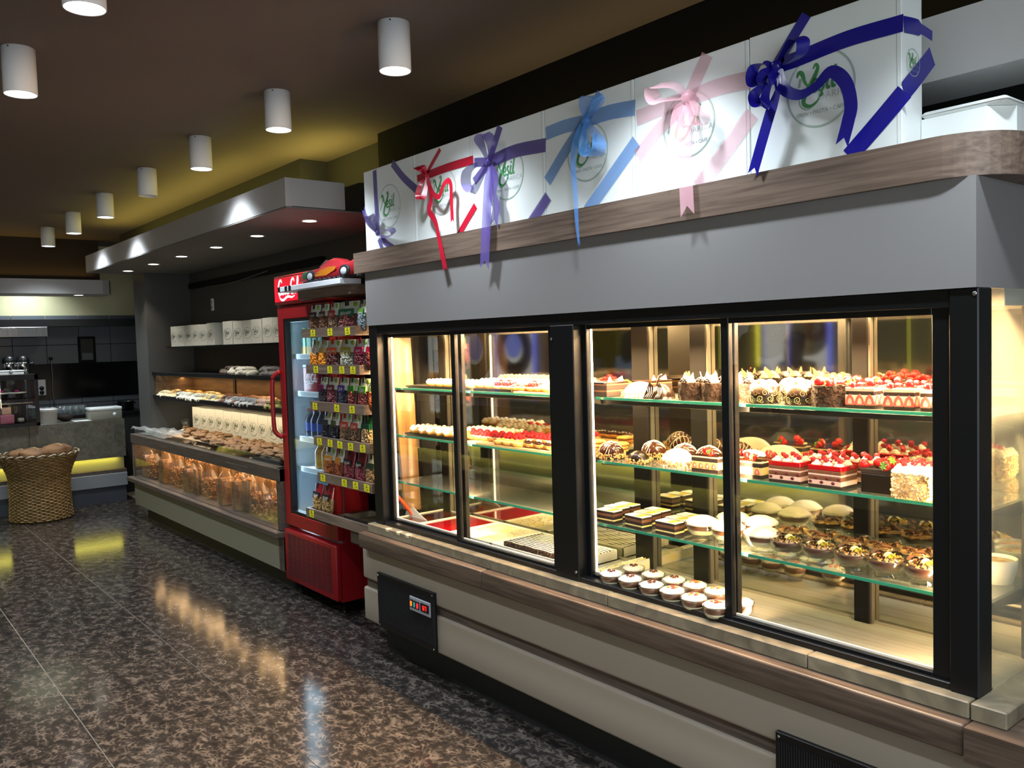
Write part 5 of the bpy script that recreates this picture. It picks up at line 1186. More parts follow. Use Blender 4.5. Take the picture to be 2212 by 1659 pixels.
# ================================================================== BREAD COUNTER AND SHELVES
BX0, BX1 = -8.40, -5.085
bc = thing('bread_counter', 'low bread counter with lit glass front bin, cream plinth and sloping cookie top', 'counter', (-6.75, 2.5, 0))
def bp(mb, n, m, par=None, label=None):
    o = mb.obj(n, m, par or bc, label=label)
    if not par: o.location = -bc.location
    return o
bp(MB().box((BX0+.12, 2.28, 0), (BX1-.02, 2.8, .125)), 'kick_board', M_KICK)
bp(MB().box((BX0, 2.205, .125), (BX1, 2.8, .355), .004), 'plinth_panel', mat('taupe_laminate', '#86836f', .55))
bp(MB().box((BX0-.06, 2.155, .345), (BX1+.01, 2.23, .385), .005), 'lower_lip', M_WOODD)
bp(MB().box((BX0, 2.20, .355), (BX1, 2.8, .39)), 'bin_floor', M_WOODD)
bp(MB().box((BX0, 2.20, .39), (BX0+.03, 2.8, .71)), 'end_panel', M_WOODD); bp(MB().box((BX1-.06, 2.20, .13), (BX1, 2.8, .785)), 'end_panel', M_WOODD)
bp(MB().box((BX0+.03, 2.66, .39), (BX1-.06, 2.69, .70)), 'bin_back', noisy('warm_bin_board', '#8a6236', '#a87c48', (1, 1, 8), 3, rough=.6))
bp(MB().box((BX0-.02, 2.195, .70), (BX1, 2.34, .785), .004), 'front_fascia', M_WOODD)
bp(MB().box((BX0, 2.34, .76), (BX1, 2.8, .79)), 'counter_board', M_WOODD)
bp(MB().box((BX0+.03, 2.208, .385), (BX1-.06, 2.214, .56)), 'glass_front', glass('bin_glass', (.95, .97, .96), .8))
bp(MB().box((BX0+.06, 2.215, .786), (BX1-.03, 2.22, .845)), 'glass_guard', glass('bin_glass'))
bp(MB().box((BX0+.05, 2.25, .786), (BX1-.02, 2.6, .792)), 'glass_top', glass('bin_glass_top', (.8, .84, .82), 1.6))
bp(MB().box((-6.0, 2.194, .742), (-5.6, 2.1952, .747)), 'price_rail', M_CHROME)
for k in range(9):
    o = MB().lathe([(0, -.012), (.016, -.010), (.018, 0), (0, 0)], 12).obj('bin_lamp', mat('warm_bulb', '#fff0d0', .4, emit='#ffd089', estr=10.0), bc, Vector((BX0+.35+.34*k, 2.265, .699))-bc.location)
# wrapped breads in the bin
M_WRAP = glass('cellophane', (.98, .98, .98), 1.0, .22, .03, (.9, .9, .9)); M_RUSK = noisy('rusk', '#7a5430', '#a37c4c', (1, 1, 1), 30, rough=.8, bump=.3); M_BISC = noisy('biscuit_brown', '#8a5a30', '#b98a54', (1, 1, 1), 30, rough=.8, bump=.3)
def wrap(t, w, h, d):
    m = MB(); G = []
    for k in range(8):
        z = h*k/7*1.18; s = 1 if k < 6 else (.75, .35)[k-6]; ring = []
        for i in range(14):
            a = 2*PI*i/14; c, sn = math.cos(a), math.sin(a); q = (abs(c)**4+abs(sn)**4)**-.25; j = 1+.06*noise.noise(Vector((c*2, sn*2, k*.9+w*60)))
            ring.append(m.bm.verts.new((c*q*w/2*s*j, sn*q*d/2*s*j, z)))
        G.append(ring)
    for A, B in zip(G, G[1:]):
        for i in range(14): f = m.bm.faces.new((A[i], A[(i+1) % 14], B[(i+1) % 14], B[i])); f.smooth = (i % 3 != 0)
    m.obj('cellophane_wrap', M_WRAP, t)
def b_rusk(t):
    for k in range(7):
        MB().box((-.048+.014*k, -.045, .002), (-.037+.014*k, .045, .17+.006*(k % 3)), .002).obj('rusk_slice', M_RUSK, t)
    wrap(t, .112, .19, .11)
def b_lumps(t):
    m = MB(); R_ = random.Random(5)
    for _ in range(70): s = R_.uniform(.010, .016); m.ico((R_.uniform(-.046, .046), R_.uniform(-.042, .042), R_.uniform(.012, .15)), (s, s*.8, s*.6), 0, 1, Euler((R_.random()*6, R_.random()*6, 0)).to_matrix(), nz=.2)
    m.obj('biscuit_pieces', M_BISC, t, stuff=True); wrap(t, .118, .18, .11)
def b_sticks(t):
    R_ = random.Random(6)
    for k in range(12):
        m = MB(); m.tube([(0, 0, .002), (R_.uniform(-.004, .004), 0, .1), (0, 0, .20)], .007, 7); m.obj('bread_stick', M_RUSK, t, (-.042+.017*(k % 6), -.022+.044*(k//6)*.8, 0), (0, R_.uniform(-.04, .04), 0))
    wrap(t, .11, .20, .10)
BUILD.update(rusk=b_rusk, lumps=b_lumps, sticks=b_sticks)
seq = ['sticks', 'rusk', 'lumps', 'rusk', 'lumps', 'rusk', 'sticks', 'lumps', 'rusk', 'rusk', 'sticks', 'lumps', 'lumps']
NMB = dict(rusk='rusk_bag', lumps='biscuit_bag', sticks='breadstick_bag'); DSB = dict(rusk='wrapped stack of tall rusk slices', lumps='cellophane bag of small brown biscuits', sticks='cellophane bundle of bread sticks')
pxs = [300, 326, 338, 363, 387, 415, 431, 456, 490, 520, 540, 562, 588]
for rw in range(2):
    for i, k in enumerate(seq):
        k = seq[(i+rw*2) % len(seq)]; y = 2.29+.135*rw; px = pxs[i]+(0 if rw == 0 else 6); x = onY(px, 1080, y).x
        if x > BX1-.13 or x < BX0+.09: continue
        z = .391 if rw == 0 else .391
        place(k, x, y, z, f'{DSB[k]}, {ORD[i]} from left in {("front", "back")[rw]} row of lit bin' if i < 12 else f'{DSB[k]} at right end, {("front", "back")[rw]} row of lit bin', rnd.uniform(-.2, .2), 'wrapped breads in the lit bin', 'bread', (1.22, 1.05, rnd.uniform(1.0, 1.15)*(1 if rw == 0 else 1.25)), NMB[k])
# shelves
bs = thing('wall_shelves', 'black slatted and plain shelves on the dark wall above the bread counter', 'shelves', (-6.9, 2.8, 0))
def sp_(mb, n, m):
    o = mb.obj(n, m, bs); o.location = -bs.location; return o
SX0, SX1 = -8.445, -5.10
sp_(MB().box((SX0+.05, 2.55, 1.572), (SX1, 2.815, 1.583)), 'glass_shelf', glass('smoke_glass', (.3, .33, .33), 1.2))
sp_(MB().box((SX0, 2.425, 1.318), (SX1, 2.445, 1.352), .002), 'shelf_front', M_BLACK)
for k in range(7): sp_(MB().box((SX0, 2.49+.052*k, 1.325), (SX1, 2.515+.052*k, 1.343)), 'shelf_slat', M_BLACK)
sp_(MB().box((SX0, 2.425, 1.094), (SX1, 2.445, 1.132), .002), 'shelf_front', M_BLACK)
sp_(MB().box((SX0, 2.445, 1.096), (SX1, 2.815, 1.108)), 'shelf_board', M_BLACK)
for x in (-7.35, -6.2, -5.2): sp_(MB().box((x-.025, 2.795, 1.108), (x+.025, 2.815, 1.318)), 'support_post', M_BLACK)
sp_(MB().box((-8.44, 2.806, 1.11), (SX1, 2.815, 1.315)), 'wood_back', noisy('shelf_back_wood', '#5a4630', '#77603f', (1, 1, 8), 3, rough=.6))
sp_(MB().box((-8.445, 2.45, 1.09), (-8.43, 2.81, 1.32)), 'side_panel', noisy('shelf_back_wood', '#5a4630', '#77603f', (1, 1, 8), 3, rough=.6))
# folded white cartons
M_CART = mat('white_carton', '#d9dad0', .6)
LOGO_C = logo(.044, False); LOGO_C.materials[0] = LOGO_C.materials[1] = mat('carton_print', '#5f6f60', .6)
def carton(x, y, z, w, h, label, group, d=.19, rz=0.0):
    k = ('carton', group)
    if k not in CACHE:
        t = thing('pastry_carton', label, 'carton', (x, y, z), rz, group); CACHE[k] = t
        MB().box((-.05, 0, 0), (.05, d, .185), .001).obj('carton_body', M_CART, t); MB().box((-.05, -.0012, .0), (-.0488, .0, .185)).obj('edge_fold', mat('card_seam', '#b9c2bf', .5), t); link('printed_logo', LOGO_C, t, (0, -.0012, .085))
    else: t = dup(CACHE[k], (x, y, z), rz, label, group)
    t.scale = (w/.1, 1, h/.185); return t
up = [[370, 384, 399.6, 415, 429.4, 447.5, 463.5], [483, 504.4, 524.3, 545, 567.7, 590.3, 611]]; n = 0
for seg in up:
    for a, b2 in zip(seg, seg[1:]):
        xa_, xb_ = onY(a, 742, 2.60).x, onY(b2, 742, 2.60).x; n += 1
        carton((xa_+xb_)/2, 2.60+rnd.uniform(-.004, .004), 1.584, abs(xb_-xa_)-.004, .187+rnd.uniform(-.004, .004), f'white pastry carton with round logo, {ORD[n-1]} from left on upper wall shelf', 'cartons on the upper wall shelf', rz=rnd.uniform(-.02, .02))
lo = [416, 433, 448.4, 464.7, 482.7, 500, 519, 536, 556, 577.7, 600, 617]
for i, (a, b2) in enumerate(zip(lo, lo[1:])):
    xa_, xb_ = onY(a, 900, 2.66).x, onY(b2, 900, 2.66).x
    carton((xa_+xb_)/2, 2.66, .793, abs(xb_-xa_)-.003, .225+rnd.uniform(-.003, .003), f'cream lit pastry carton with round logo, {ORD[i]} from left on counter top', 'cartons on the counter top', .12)
# cookies
CK = {}
def cookie(kind, x, y, z, label, group, rz=0.0, rx=0.0):
    if kind not in CK:
        c1, c2, sh = kind; m = MB()
        if sh == 'oval': m.ell((0, 0, 0), (.056, .032, .024), 12, 8, nz=.10)
        elif sh == 'round': m.ell((0, 0, 0), (.039, .039, .019), 12, 8, nz=.12)
        else: m.ell((0, 0, 0), (.031, .026, .014), 12, 7, nz=.5, nf=30)
        CK[kind] = m.mesh('cookie', noisy('cookie_'+c1[1:], c1, c2, (1, 1, 1), 45, rough=.75, bump=.3))
    o = link('walnut_cookie' if kind[2] == 'lump' else 'cookie', CK[kind], None, (x, y, z), (rx, rnd.uniform(-.25, .25), rz)); return tag(o, label, 'cookie', group)
heaps = [(333, 352, '#c9c8b4', '#e2e0cc', 'oval', 'powdered white oval cookie at far left of the lower black shelf', 'white cookies far left'), (352, 384, '#e3cf98', '#f2e2b4', 'oval', 'pale yellow oval cookie left on the lower black shelf', 'pale yellow cookies'),
         (386, 398, '#5c5136', '#77684a', 'round', 'dark olive round cookie between yellow heaps on lower black shelf', 'olive cookies'), (399, 438, '#d9a84c', '#ecc46c', 'oval', 'golden yellow cookie at back of lower black shelf', 'golden cookies'),
         (392, 440, '#cfd0b8', '#e6e2c8', 'oval', 'cream powdered cookie in front of golden heap, lower black shelf', 'cream cookies'), (440, 485, '#e0c27a', '#f0d898', 'oval', 'light golden cookie mid lower black shelf', 'light golden cookies'), (442, 478, '#9a9690', '#bcb8b0', 'round', 'grey sugared cookie at front middle of lower black shelf', 'grey cookies'),
         (486, 520, '#6a4434', '#8a5e48', 'oval', 'brown cocoa cookie in heap at middle of lower black shelf', 'cocoa cookies'), (478, 498, '#40342c', '#5a4a40', 'round', 'dark chocolate cookie at front of lower black shelf', 'dark cookies'), (496, 556, '#a8aaa8', '#c9cac6', 'oval', 'icing sugar coated cookie at front right of lower black shelf', 'sugared cookies'),
         (520, 556, '#9a6a5c', '#b98a78', 'oval', 'rosy brown cookie at back right of lower black shelf', 'rosy cookies'), (556, 604, '#d9b49a', '#ecd0b8', 'round', 'peach coloured round cookie at right of lower black shelf', 'peach cookies'), (582, 612, '#7a7a34', '#98984a', 'oval', 'pistachio green cookie at right front of lower black shelf', 'pistachio cookies')]
def heap(hs, z0, yr0, layers_, front):
    for hi, (a, b2, c1, c2, sh, lb, gp) in enumerate(hs):
        fr_ = 'front' in lb; bk = 'back' in lb
        y0, y1 = (2.47, 2.58) if fr_ else ((2.60, 2.76) if bk else (2.48, 2.74))
        for L in range(layers_):
            y = y0+.03*L
            while y < y1-.02*L:
                xa_, xb_ = onY(a, 860, y).x, onY(b2, 860, y).x; w = .072 if sh == 'oval' else .080; x = xa_+w/2+.02*L
                while x < xb_-w*.3-.02*L:
                    if L and rnd.random() < .3: x += w; continue
                    cookie((c1, c2, sh), x+rnd.uniform(-.006, .006), y+rnd.uniform(-.006, .006), z0+.018+.025*L+rnd.uniform(-.002, .004), lb, gp, PI/2+rnd.uniform(-.35, .35), rnd.uniform(-.25, .25)); x += w
                y += .112 if sh == 'oval' else .082
heap(heaps, 1.108, 0, 2, True)
hb = [(484, 556, '#3a2c24', '#7a6a58', 'round', 'dark chocolate chip cookie with pale chips on slatted shelf', 'chip cookies on slatted shelf'), (505, 552, '#b9b6a4', '#d6d2c0', 'oval', 'pale finger cookie at front of slatted shelf', 'pale cookies on slatted shelf'), (570, 612, '#4a4644', '#66625e', 'oval', 'grey cocoa cookie at right end of slatted shelf', 'grey cookies on slatted shelf')]
heap(hb, 1.343, 0, 2, True)
# walnut cookies on the counter top, trays, paper
for px0, px1, y0 in ((452, 500, 2.44), (520, 572, 2.44), (575, 640, 2.38)):
    a, b2 = onY(px0, 960, y0).x, min(onY(px1, 960, y0).x, BX1-.08); m = MB(); m.box((a, y0-.10, .793), (b2, y0+.17, .797)).box((a, y0-.105, .795), (b2, y0-.10, .806)).box((a, y0+.165, .795), (b2, y0+.17, .806)); tag(m.obj('oven_tray', C_TRAYB), 'flat black oven tray under walnut cookies, %s of three' % {452: 'left', 520: 'middle', 575: 'right'}[px0], 'tray')
m = MB(); m.box((onY(392, 935, 2.5).x, 2.36, .7935), (onY(590, 960, 2.5).x, 2.64, .795)); tag(m.obj('baking_paper', mat('baking_paper', '#a98d6c', .8)), 'brown baking paper spread on counter top behind the walnut cookies', 'paper')
wk = ('#6e5034', '#94714c', 'lump'); R_ = random.Random(12)
for k in range(235):
    u, v = R_.random(), R_.random(); y = 2.30+.30*v; px = 400+(640-400)*u; q = onY(px, 960, y)
    if q.x > BX1-.06 or (px < 440 and v < .35): continue
    cookie(wk, q.x, y, .808+.012*R_.random()+(.012 if k > 90 else 0), 'lumpy brown walnut cookie spread on the sloping counter top', 'walnut cookies on the counter top', R_.random()*6, R_.uniform(-.2, .2))
def sheet(name, label, px0, px1, y0, y1, z, m, amp=.03, cat='wrap'):
    a, b2 = onY(px0, 935, (y0+y1)/2).x, onY(px1, 935, (y0+y1)/2).x; mb = MB(); n = 14; V = [[mb.bm.verts.new((a+(b2-a)*i/n, y0+(y1-y0)*k/8, z+abs(amp*noise.noise(Vector((i*.6, k*.7, a)))))) for k in range(9)] for i in range(n+1)]
    for i in range(n):
        for k in range(8): mb.bm.faces.new((V[i][k], V[i+1][k], V[i+1][k+1], V[i][k+1]))
    tag(mb.obj(name, m), label, cat)
sheet('plastic_wrap', 'crumpled clear plastic wrap at left end of the bread counter top', 312, 385, 2.30, 2.55, .795, glass('plastic_sheet', (.9, .9, .9), 3.0, .25, .35, (.7, .72, .7)), .06)
cp_ = thing('plastic_cup', 'tilted empty clear plastic cup beside the cartons on bread counter', 'cup', tuple(onY(403, 918, 2.68)), 0, None, (.25, .25, 0)); cp_.location.z = .80
MB().lathe([(0, 0), (.028, 0), (.038, .085), (.036, .085), (.026, .003), (0, .003)], 20).obj('cup_body', glass('clear_plastic', (.9, .92, .92), 2.5, .05, .08), cp_)
sw = thing('wall_socket', 'white double socket plate high on the dark niche wall', 'socket', (onY(460, 658, 2.818).x, 2.8195, onY(460, 658, 2.818).z)); MB().box((-.03, -.012, -.055), (.03, 0, .055), .004, seg=2).obj('plate', M_WHITE, sw)
for z in (-.025, .025): MB().lathe([(0, 0), (.016, 0), (.014, .003), (0, .001)], 14, M=Matrix.Translation((0, -.012, z)) @ Matrix.Rotation(PI/2, 4, 'X')).obj('socket_well', mat('socket_grey', '#9a9a98', .5), sw)
pa, pb = onY(412, 620, 2.80), onY(598, 580, 2.80)
dr = thing('cable_trunking', 'black cable trunking along dark niche wall above the cartons', 'trunking', (pa.x, 2.80, pa.z)); MB().box((0, -.025, -.02), (pb.x-pa.x+.8, .018, .03), .004).obj('trunk', M_BLACKW, dr)
m = MB(); m.tube(crom([(.5, -.03, -.03), (.9, -.035, -.045), (1.4, -.035, -.03), (1.9, -.03, .0)], 6), .004, 5); m.obj('loose_cable', mat('grey_cable', '#5a5a58', .5), dr)
# ================================================================== FAR COUNTER AND KITCHEN
kc = thing('service_counter', 'granite fronted service counter with yellow glowing recess, below kitchen wall', 'counter', (-9.7, .7, 0))
def kp(mb, n, m):
    o = mb.obj(n, m, kc); o.location = -kc.location; return o
KY0, KY1 = -1.2, 2.41
kp(MB().box((-9.85, KY0, 0), (-9.45, KY1-.01, .165)), 'kick_board', mat('blue_grey_kick', '#3a3f46', .5))
kp(MB().box((-9.90, KY0, .165), (-9.42, KY1, .298), .003), 'lower_panel', mat('grey_laminate', '#7c7f82', .5))
kp(MB().box((-9.90, KY0, .298), (-9.44, KY1, .335)), 'dark_strip', M_WOODD)
kp(MB().box((-9.90, KY0, .335), (-9.53, KY1, .47)), 'glow_panel', mat('cream_glow_panel', '#b4b094', .6))
for i, (a, b2) in enumerate(((KY0, -.3), (-.3, .62), (.62, 1.53), (1.53, KY1))): kp(MB().box((-9.455, a+.001, .468), (-9.425, b2-.001, .856), .002), 'granite_slab', M_STONE2)
kp(MB().box((-9.95, KY0, .835), (-9.455, KY1, .856), .002), 'counter_top', M_STONE2); kp(MB().box((-9.90, KY0, .47), (-9.46, KY1, .835)), 'carcass', M_DARK)
bk = thing('back_counter', 'dark back counter along the tiled kitchen wall', 'counter', (-10.234, .7, 0)); MB().box((-.24, -1.9, 0), (.24, 2.1, .86)).obj('carcass', M_DARK, bk); MB().box((-.24, -1.9, .86), (.26, 2.1, .895), .003).obj('worktop', M_BLACK, bk)
hd = thing('extractor_hood', 'flat stainless extractor hood under the dark pelmet', 'hood', (-10.39, .9, 1.735)); MB().box((-.09, -1.2, 0), (.12, 1.0, .105), .004).obj('hood_body', M_STEEL, hd); MB().box((-.08, -1.1, -.004), (.11, .9, 0)).obj('filter', M_DARK, hd)
# round basket of loaves
q = onZ(86, 1124, 0); bx, by = -9.02, 1.53
bk_ = thing('wicker_basket', 'tall flared wicker basket of loaves standing on the floor', 'basket', (bx, by, 0)); M_WICK = noisy('wicker', '#705a32', '#9c8154', (6, 6, 30), 3, rough=.7); M_WICKD = mat('wicker_dark', '#4f3c1e', .8)
def brad(z): return .262-.012*math.sin(PI*min(1, z/.5))+(.085*max(0, (z-.40)/.23)**1.6 if z > .40 else 0)
core = MB(); core.lathe([(0, .01)]+[(brad(z)-.012, z) for z in [k*.61/12 for k in range(13)]]+[(brad(.61)-.03, .60), (brad(.3)-.03, .3), (0, .3)], 40); core.obj('basket_core', M_WICKD, bk_)
NS = 44
for k in range(NS):
    a = 2*PI*k/NS; m = MB(); m.tube([((brad(z)-.004)*math.cos(a), (brad(z)-.004)*math.sin(a), z) for z in [j*.615/9 for j in range(10)]], .005, 5); m.obj('stake', M_WICK, bk_)
for r_ in range(40):
    z = .02+r_*.59/39; m = MB(); pts = []
    for k in range(NS*2): a = 2*PI*k/(NS*2); rr = brad(z)+(.006 if (k//2+r_) % 2 == 0 else -.006); pts.append((rr*math.cos(a), rr*math.sin(a), z+.001*math.sin(k)))
    m.tube(pts, .0068, 5, closed=True); m.obj('weave_ring', M_WICK, bk_)
m = MB()
for s in (0, 1):
    pts = [((brad(.62)+.006*math.cos(24*a+PI*s))*math.cos(a), (brad(.62)+.006*math.cos(24*a+PI*s))*math.sin(a), .622+.007*math.sin(24*a+PI*s)) for a in [2*PI*k/144 for k in range(144)]]; m.tube(pts, .007, 5, mi=s, closed=True)
m.obj('braided_rim', [M_WICKD, mat('pale_rim', '#a59a7c', .7)], bk_)
M_LOAF = noisy('bread_crust', '#57381d', '#86603a', (1, 1, 1), 6, 6, rough=.75, bump=.3)
for i, (px, py, s, zz) in enumerate(((72, 968, .135, .625), (122, 965, .14, .63), (45, 982, .11, .62), (100, 975, .12, .60))):
    q = onX(px, py, bx+(.10 if i in (0,) else -.03)); t = thing('bread_loaf', ('round floury brown loaf at front of the wicker basket', 'cracked brown loaf at right of the wicker basket', 'small pale loaf at left edge of the wicker basket', 'brown loaf low between the others in basket')[i], 'bread', (q.x, max(by-.20, min(by+.20, q.y)), zz), 0, 'loaves in the basket'); MB().ell((0, 0, 0), (s, s*.95, s*.45), 22, 14, nz=.16, nf=22).obj('crust', M_LOAF, t)
    m = MB(); m.tube([(-s*.6, -.02, s*.37), (0, .01, s*.455), (s*.6, .03, s*.35)], .006, 5); m.obj('score_line', mat('crumb_pale', '#b99a68', .8), t)
# small pastry cabinet on the counter
dc = thing('pastry_cabinet', 'small black glass pastry cabinet on the service counter, cut by picture edge', 'display case', (-9.6, 1.2, .857))
def dp(mb, n, m, par=None):
    o = mb.obj(n, m, par or dc); return o
y0, y1 = -.55, .42; H = .50; D0, D1 = -.20, .25
for y in (y0, y1-.03): dp(MB().box((D0, y, 0), (D0+.03, y+.03, H)), 'corner_post', M_BLACK); dp(MB().box((D1-.03, y, 0), (D1, y+.03, H)), 'corner_post', M_BLACK)
dp(MB().box((D0, y0, -.0), (D1, y1, .03)), 'cabinet_base', M_BLACK); dp(MB().box((D0, y0, H-.05), (D1, y1, H)), 'cabinet_top', M_BLACK); dp(MB().box((D0, y0, .235), (D1-.02, y1, .262)), 'shelf', M_BLACK); dp(MB().box((D0, y0+.03, .03), (D0+.01, y1-.03, H-.05)), 'back_panel', mat('brown_panel', '#3a2a20', .5))
g = dp(MB().box((D1-.012, y0+.03, .03), (D1-.008, y1-.03, H-.05)), 'front_glass', glass('bin_glass')); dp(MB().box((D0+.03, y1-.012, .03), (D1-.03, y1-.008, H-.05)), 'side_glass', glass('bin_glass'))
dp(MB().box((D1-.04, y0+.03, .22), (D1-.03, y1-.05, .234), .002), 'chrome_rail', M_CHROME)
def cup_cake(x, y, z, i):
    t = place('cupcake', x, y, z, f'cupcake with white icing disc and pink flower, {ORD[i]} from right in small cabinet', 0, 'cupcakes in the small cabinet', 'cake', 1.0)
def b_cupcake(t):
    MB().lathe([(0, 0), (.035, 0), (.05, .05), (0, .052)], 20).obj('paper_case', mat('dark_paper_case', '#241a22', .7), t); MB().lathe([(0, .052), (.07, .055), (.085, .066), (.07, .07), (0, .068)], 24, wob=lambda a, k: 1+.05*math.sin(5*a)).obj('icing_disc', C_CREAM, t)
    m = MB(); [m.ell((.011*math.cos(k*1.26), .011*math.sin(k*1.26), .082), (.013, .009, .012), 8, 6) for k in range(5)]; m.ell((0, 0, .088), (.01,)*3, 8, 6); m.obj('sugar_flower', mat('pink_sugar', '#c02a7a', .5), t)
BUILD['cupcake'] = b_cupcake
for i, px in enumerate((38, 5)): q = onX(px, 880, -9.45); cup_cake(-9.45, q.y, .857+.263, i)
cup_cake(-9.45, 1.05, .857+.263, 2)
t = thing('gift_figure', 'small peach and pink wrapped sweet box in lower cabinet compartment', 'sweets', (-9.43, onX(15, 920, -9.43).y, .888)); MB().box((-.05, -.06, 0), (.05, .06, .09), .01, seg=2).obj('pink_box', mat('pink_wrap', '#a8566a', .5), t); MB().box((-.035, -.04, .09), (.035, .04, .16), .008, seg=2).obj('peach_top', mat('peach_wrap', '#d9a88c', .5), t)
t = thing('sugar_rosette', 'pale sugar rose beside pink box in lower cabinet compartment', 'sweets', (-9.43, onX(47, 935, -9.43).y, .888)); m = MB(); [m.ell((.018*math.cos(k*1.05), .018*math.sin(k*1.05), .03), (.02, .013, .022), 8, 6) for k in range(6)]; m.obj('petals', mat('ivory_sugar', '#a9a08c', .6), t); MB().lathe([(0, 0), (.03, 0), (.025, .015), (0, .02)], 14).obj('base', C_CHOC, t)
t = thing('foam_box', 'flat white foam box lying on top of the small cabinet', 'box', (-9.42, onX(8, 815, -9.42).y, .857+H+.001)); MB().box((-.08, -.16, 0), (.08, .16, .03), .006, seg=2).obj('box_base', M_CARD, t); MB().box((-.083, -.163, .031), (.083, .163, .045), .008, seg=2).obj('lid', M_CARD, t); MB().lathe([(0, 0), (.018, 0), (.018, .002), (0, .003)], 14, M=Matrix.Translation((.083, .05, .03)) @ Matrix.Rotation(PI/2, 4, 'Y')).obj('seal', mat('seal_grey', '#9aa29c', .5), t)
def flask(px, i):
    q = onX(px, 797, -10.2); t = thing('steel_flask', f'polished steel flask with black lid, {("left", "right")[i]} of two on kitchen cabinet', 'flask', (-10.2, q.y, 1.30), 0, 'steel flasks'); r = .068
    MB().lathe([(0, 0), (r, 0), (r, .155), (r*.95, .175), (0, .175)], 26).obj('flask_body', M_CHROME, t); MB().lathe([(r*.96, .174), (r*.9, .21), (r*.5, .235), (0, .24)], 24).obj('lid', M_BLACK, t); m = MB(); m.tube(crom([(.0, r*.9, .15), (0, r*1.5, .15), (0, r*1.5, .05), (0, r*.95, .04)], 5), .008, 6); m.obj('handle', M_BLACK, t)
flask(20, 0); flask(50, 1)
t = thing('espresso_machine', 'dark machine behind the small cabinet carrying two steel flasks', 'machine', (-10.22, .98, .896)); MB().box((-.2, -.55, 0), (.2, .68, .40), .008, seg=2).obj('housing', M_BLACK, t); MB().box((.2, -.45, .08), (.204, .5, .34)).obj('front_panel', M_DARK, t)
q = onX(104, 915, -9.55); t = thing('plastic_bucket', 'white plastic bucket on the service counter beside small cabinet', 'bucket', (-9.56, q.y, .857)); MB().lathe([(0, 0), (.082, 0), (.09, .12), (.094, .122), (.094, .13), (.088, .13), (.08, .005), (0, .005)], 30).obj('bucket_body', mat('white_plastic', '#f2efe6', .35), t); MB().lathe([(0, .131), (.095, .131), (.096, .142), (0, .144)], 30).obj('lid', mat('white_plastic', '#f2efe6', .35), t)
q0, q1 = onX(193, 900, -9.5), onX(262, 900, -9.5); t = thing('foam_box', 'white lidded foam box with grey end on the service counter', 'box', (-9.56, (q0.y+q1.y)/2, .857)); w = (q1.y-q0.y)/2
MB().box((-.1, -w, 0), (.1, w, .10), .006, seg=2).obj('box_base', mat('grey_board', '#8c8b7c', .6), t); MB().box((-.104, -w-.004, .095), (.104, w+.004, .128), .012, seg=3).obj('lid', M_CARD, t); MB().lathe([(0, 0), (.018, 0), (.018, .002), (0, .003)], 14, M=Matrix.Translation((.1, .08, .05)) @ Matrix.Rotation(PI/2, 4, 'Y')).obj('seal', M_CARD, t)
q = onX(176, 899, -9.55); t = thing('paper_tray', 'white paper tray lying left of the foam box', 'paper', (-9.52, q.y, .857)); MB().box((-.08, -.09, 0), (.08, .07, .006), .002).obj('tray_sheet', M_CARD, t)
q = onX(143, 893, -9.6); t = thing('dark_cake', 'small dark loaf cake behind the bucket on the service counter', 'cake', (-9.65, q.y, .857)); MB().ell((0, 0, .04), (.06, .075, .04), 16, 10, nz=.15).obj('crumb', C_CHOCM, t)
for i in range(8):
    q = onX(128+7*i, 866, -10.15); t = thing('tea_glass', f'clear glass turned upside down, {ORD[i]} from left on back counter', 'glass', (-10.15+.05*(i % 2), q.y, .896), 0, 'glasses on the back counter') if i == 0 else dup(CACHE['tg'], (-10.15+.05*(i % 2), q.y, .896), 0, f'clear glass turned upside down, {ORD[i]} from left on back counter')
    if i == 0: CACHE['tg'] = t; MB().lathe([(.035, 0), (.03, .09), (0, .092), (0, .088), (.027, .087), (.032, 0)], 16).obj('glass_body', glass('tea_glass', (.75, .8, .8), 2.5, .05, .12, (.5, .52, .52)), t); MB().lathe([(.0352, .0), (.0356, .006)], 16).obj('rim', glass('tea_glass'), t)
for i in range(3): q = onX(88+12*i, 872, -10.1); t = thing('white_mug', f'dim white mug, {ORD[i]} from left beside glasses on back counter', 'mug', (-10.1, q.y, .896), 0, 'mugs on the back counter'); MB().lathe([(0, 0), (.033, 0), (.037, .085), (.033, .085), (.03, .005), (0, .005)], 18).obj('mug_body', mat('mug_grey', '#8c9092', .4), t); m = MB(); m.tube(crom([(0, .035, .07), (0, .06, .06), (0, .06, .03), (0, .034, .02)], 5), .005, 6); m.obj('handle', mat('mug_grey', '#8c9092', .4), t)
q = onX(272, 885, -10.1); t = thing('cooking_pot', 'dark pot with two handles on the back counter beside pillar', 'pot', (-10.1, q.y, .896)); MB().lathe([(0, 0), (.08, 0), (.085, .10), (.09, .105), (.08, .10), (.076, .006), (0, .006)], 24).obj('pot_body', M_BLACK, t); [MB().box((-.02, s*.085-.02, .075), (.02, s*.085+.02, .088), .004).obj('handle', M_BLACK, t) for s in (-1, 1)]
q = onX(89, 837, -10.49); t = thing('socket_plate', 'grey socket plate with two round sockets on black splashback', 'socket', (-10.477, q.y, q.z)); MB().box((0, -.042, -.085), (.01, .042, .085), .003).obj('plate', M_SOFFIT, t); [MB().lathe([(0, 0), (.024, 0), (.022, .004), (0, .002)], 16, M=Matrix.Translation((.01, 0, z)) @ Matrix.Rotation(PI/2, 4, 'Y')).obj('socket_well', M_BLACK, t) for z in (-.055, -.008)]
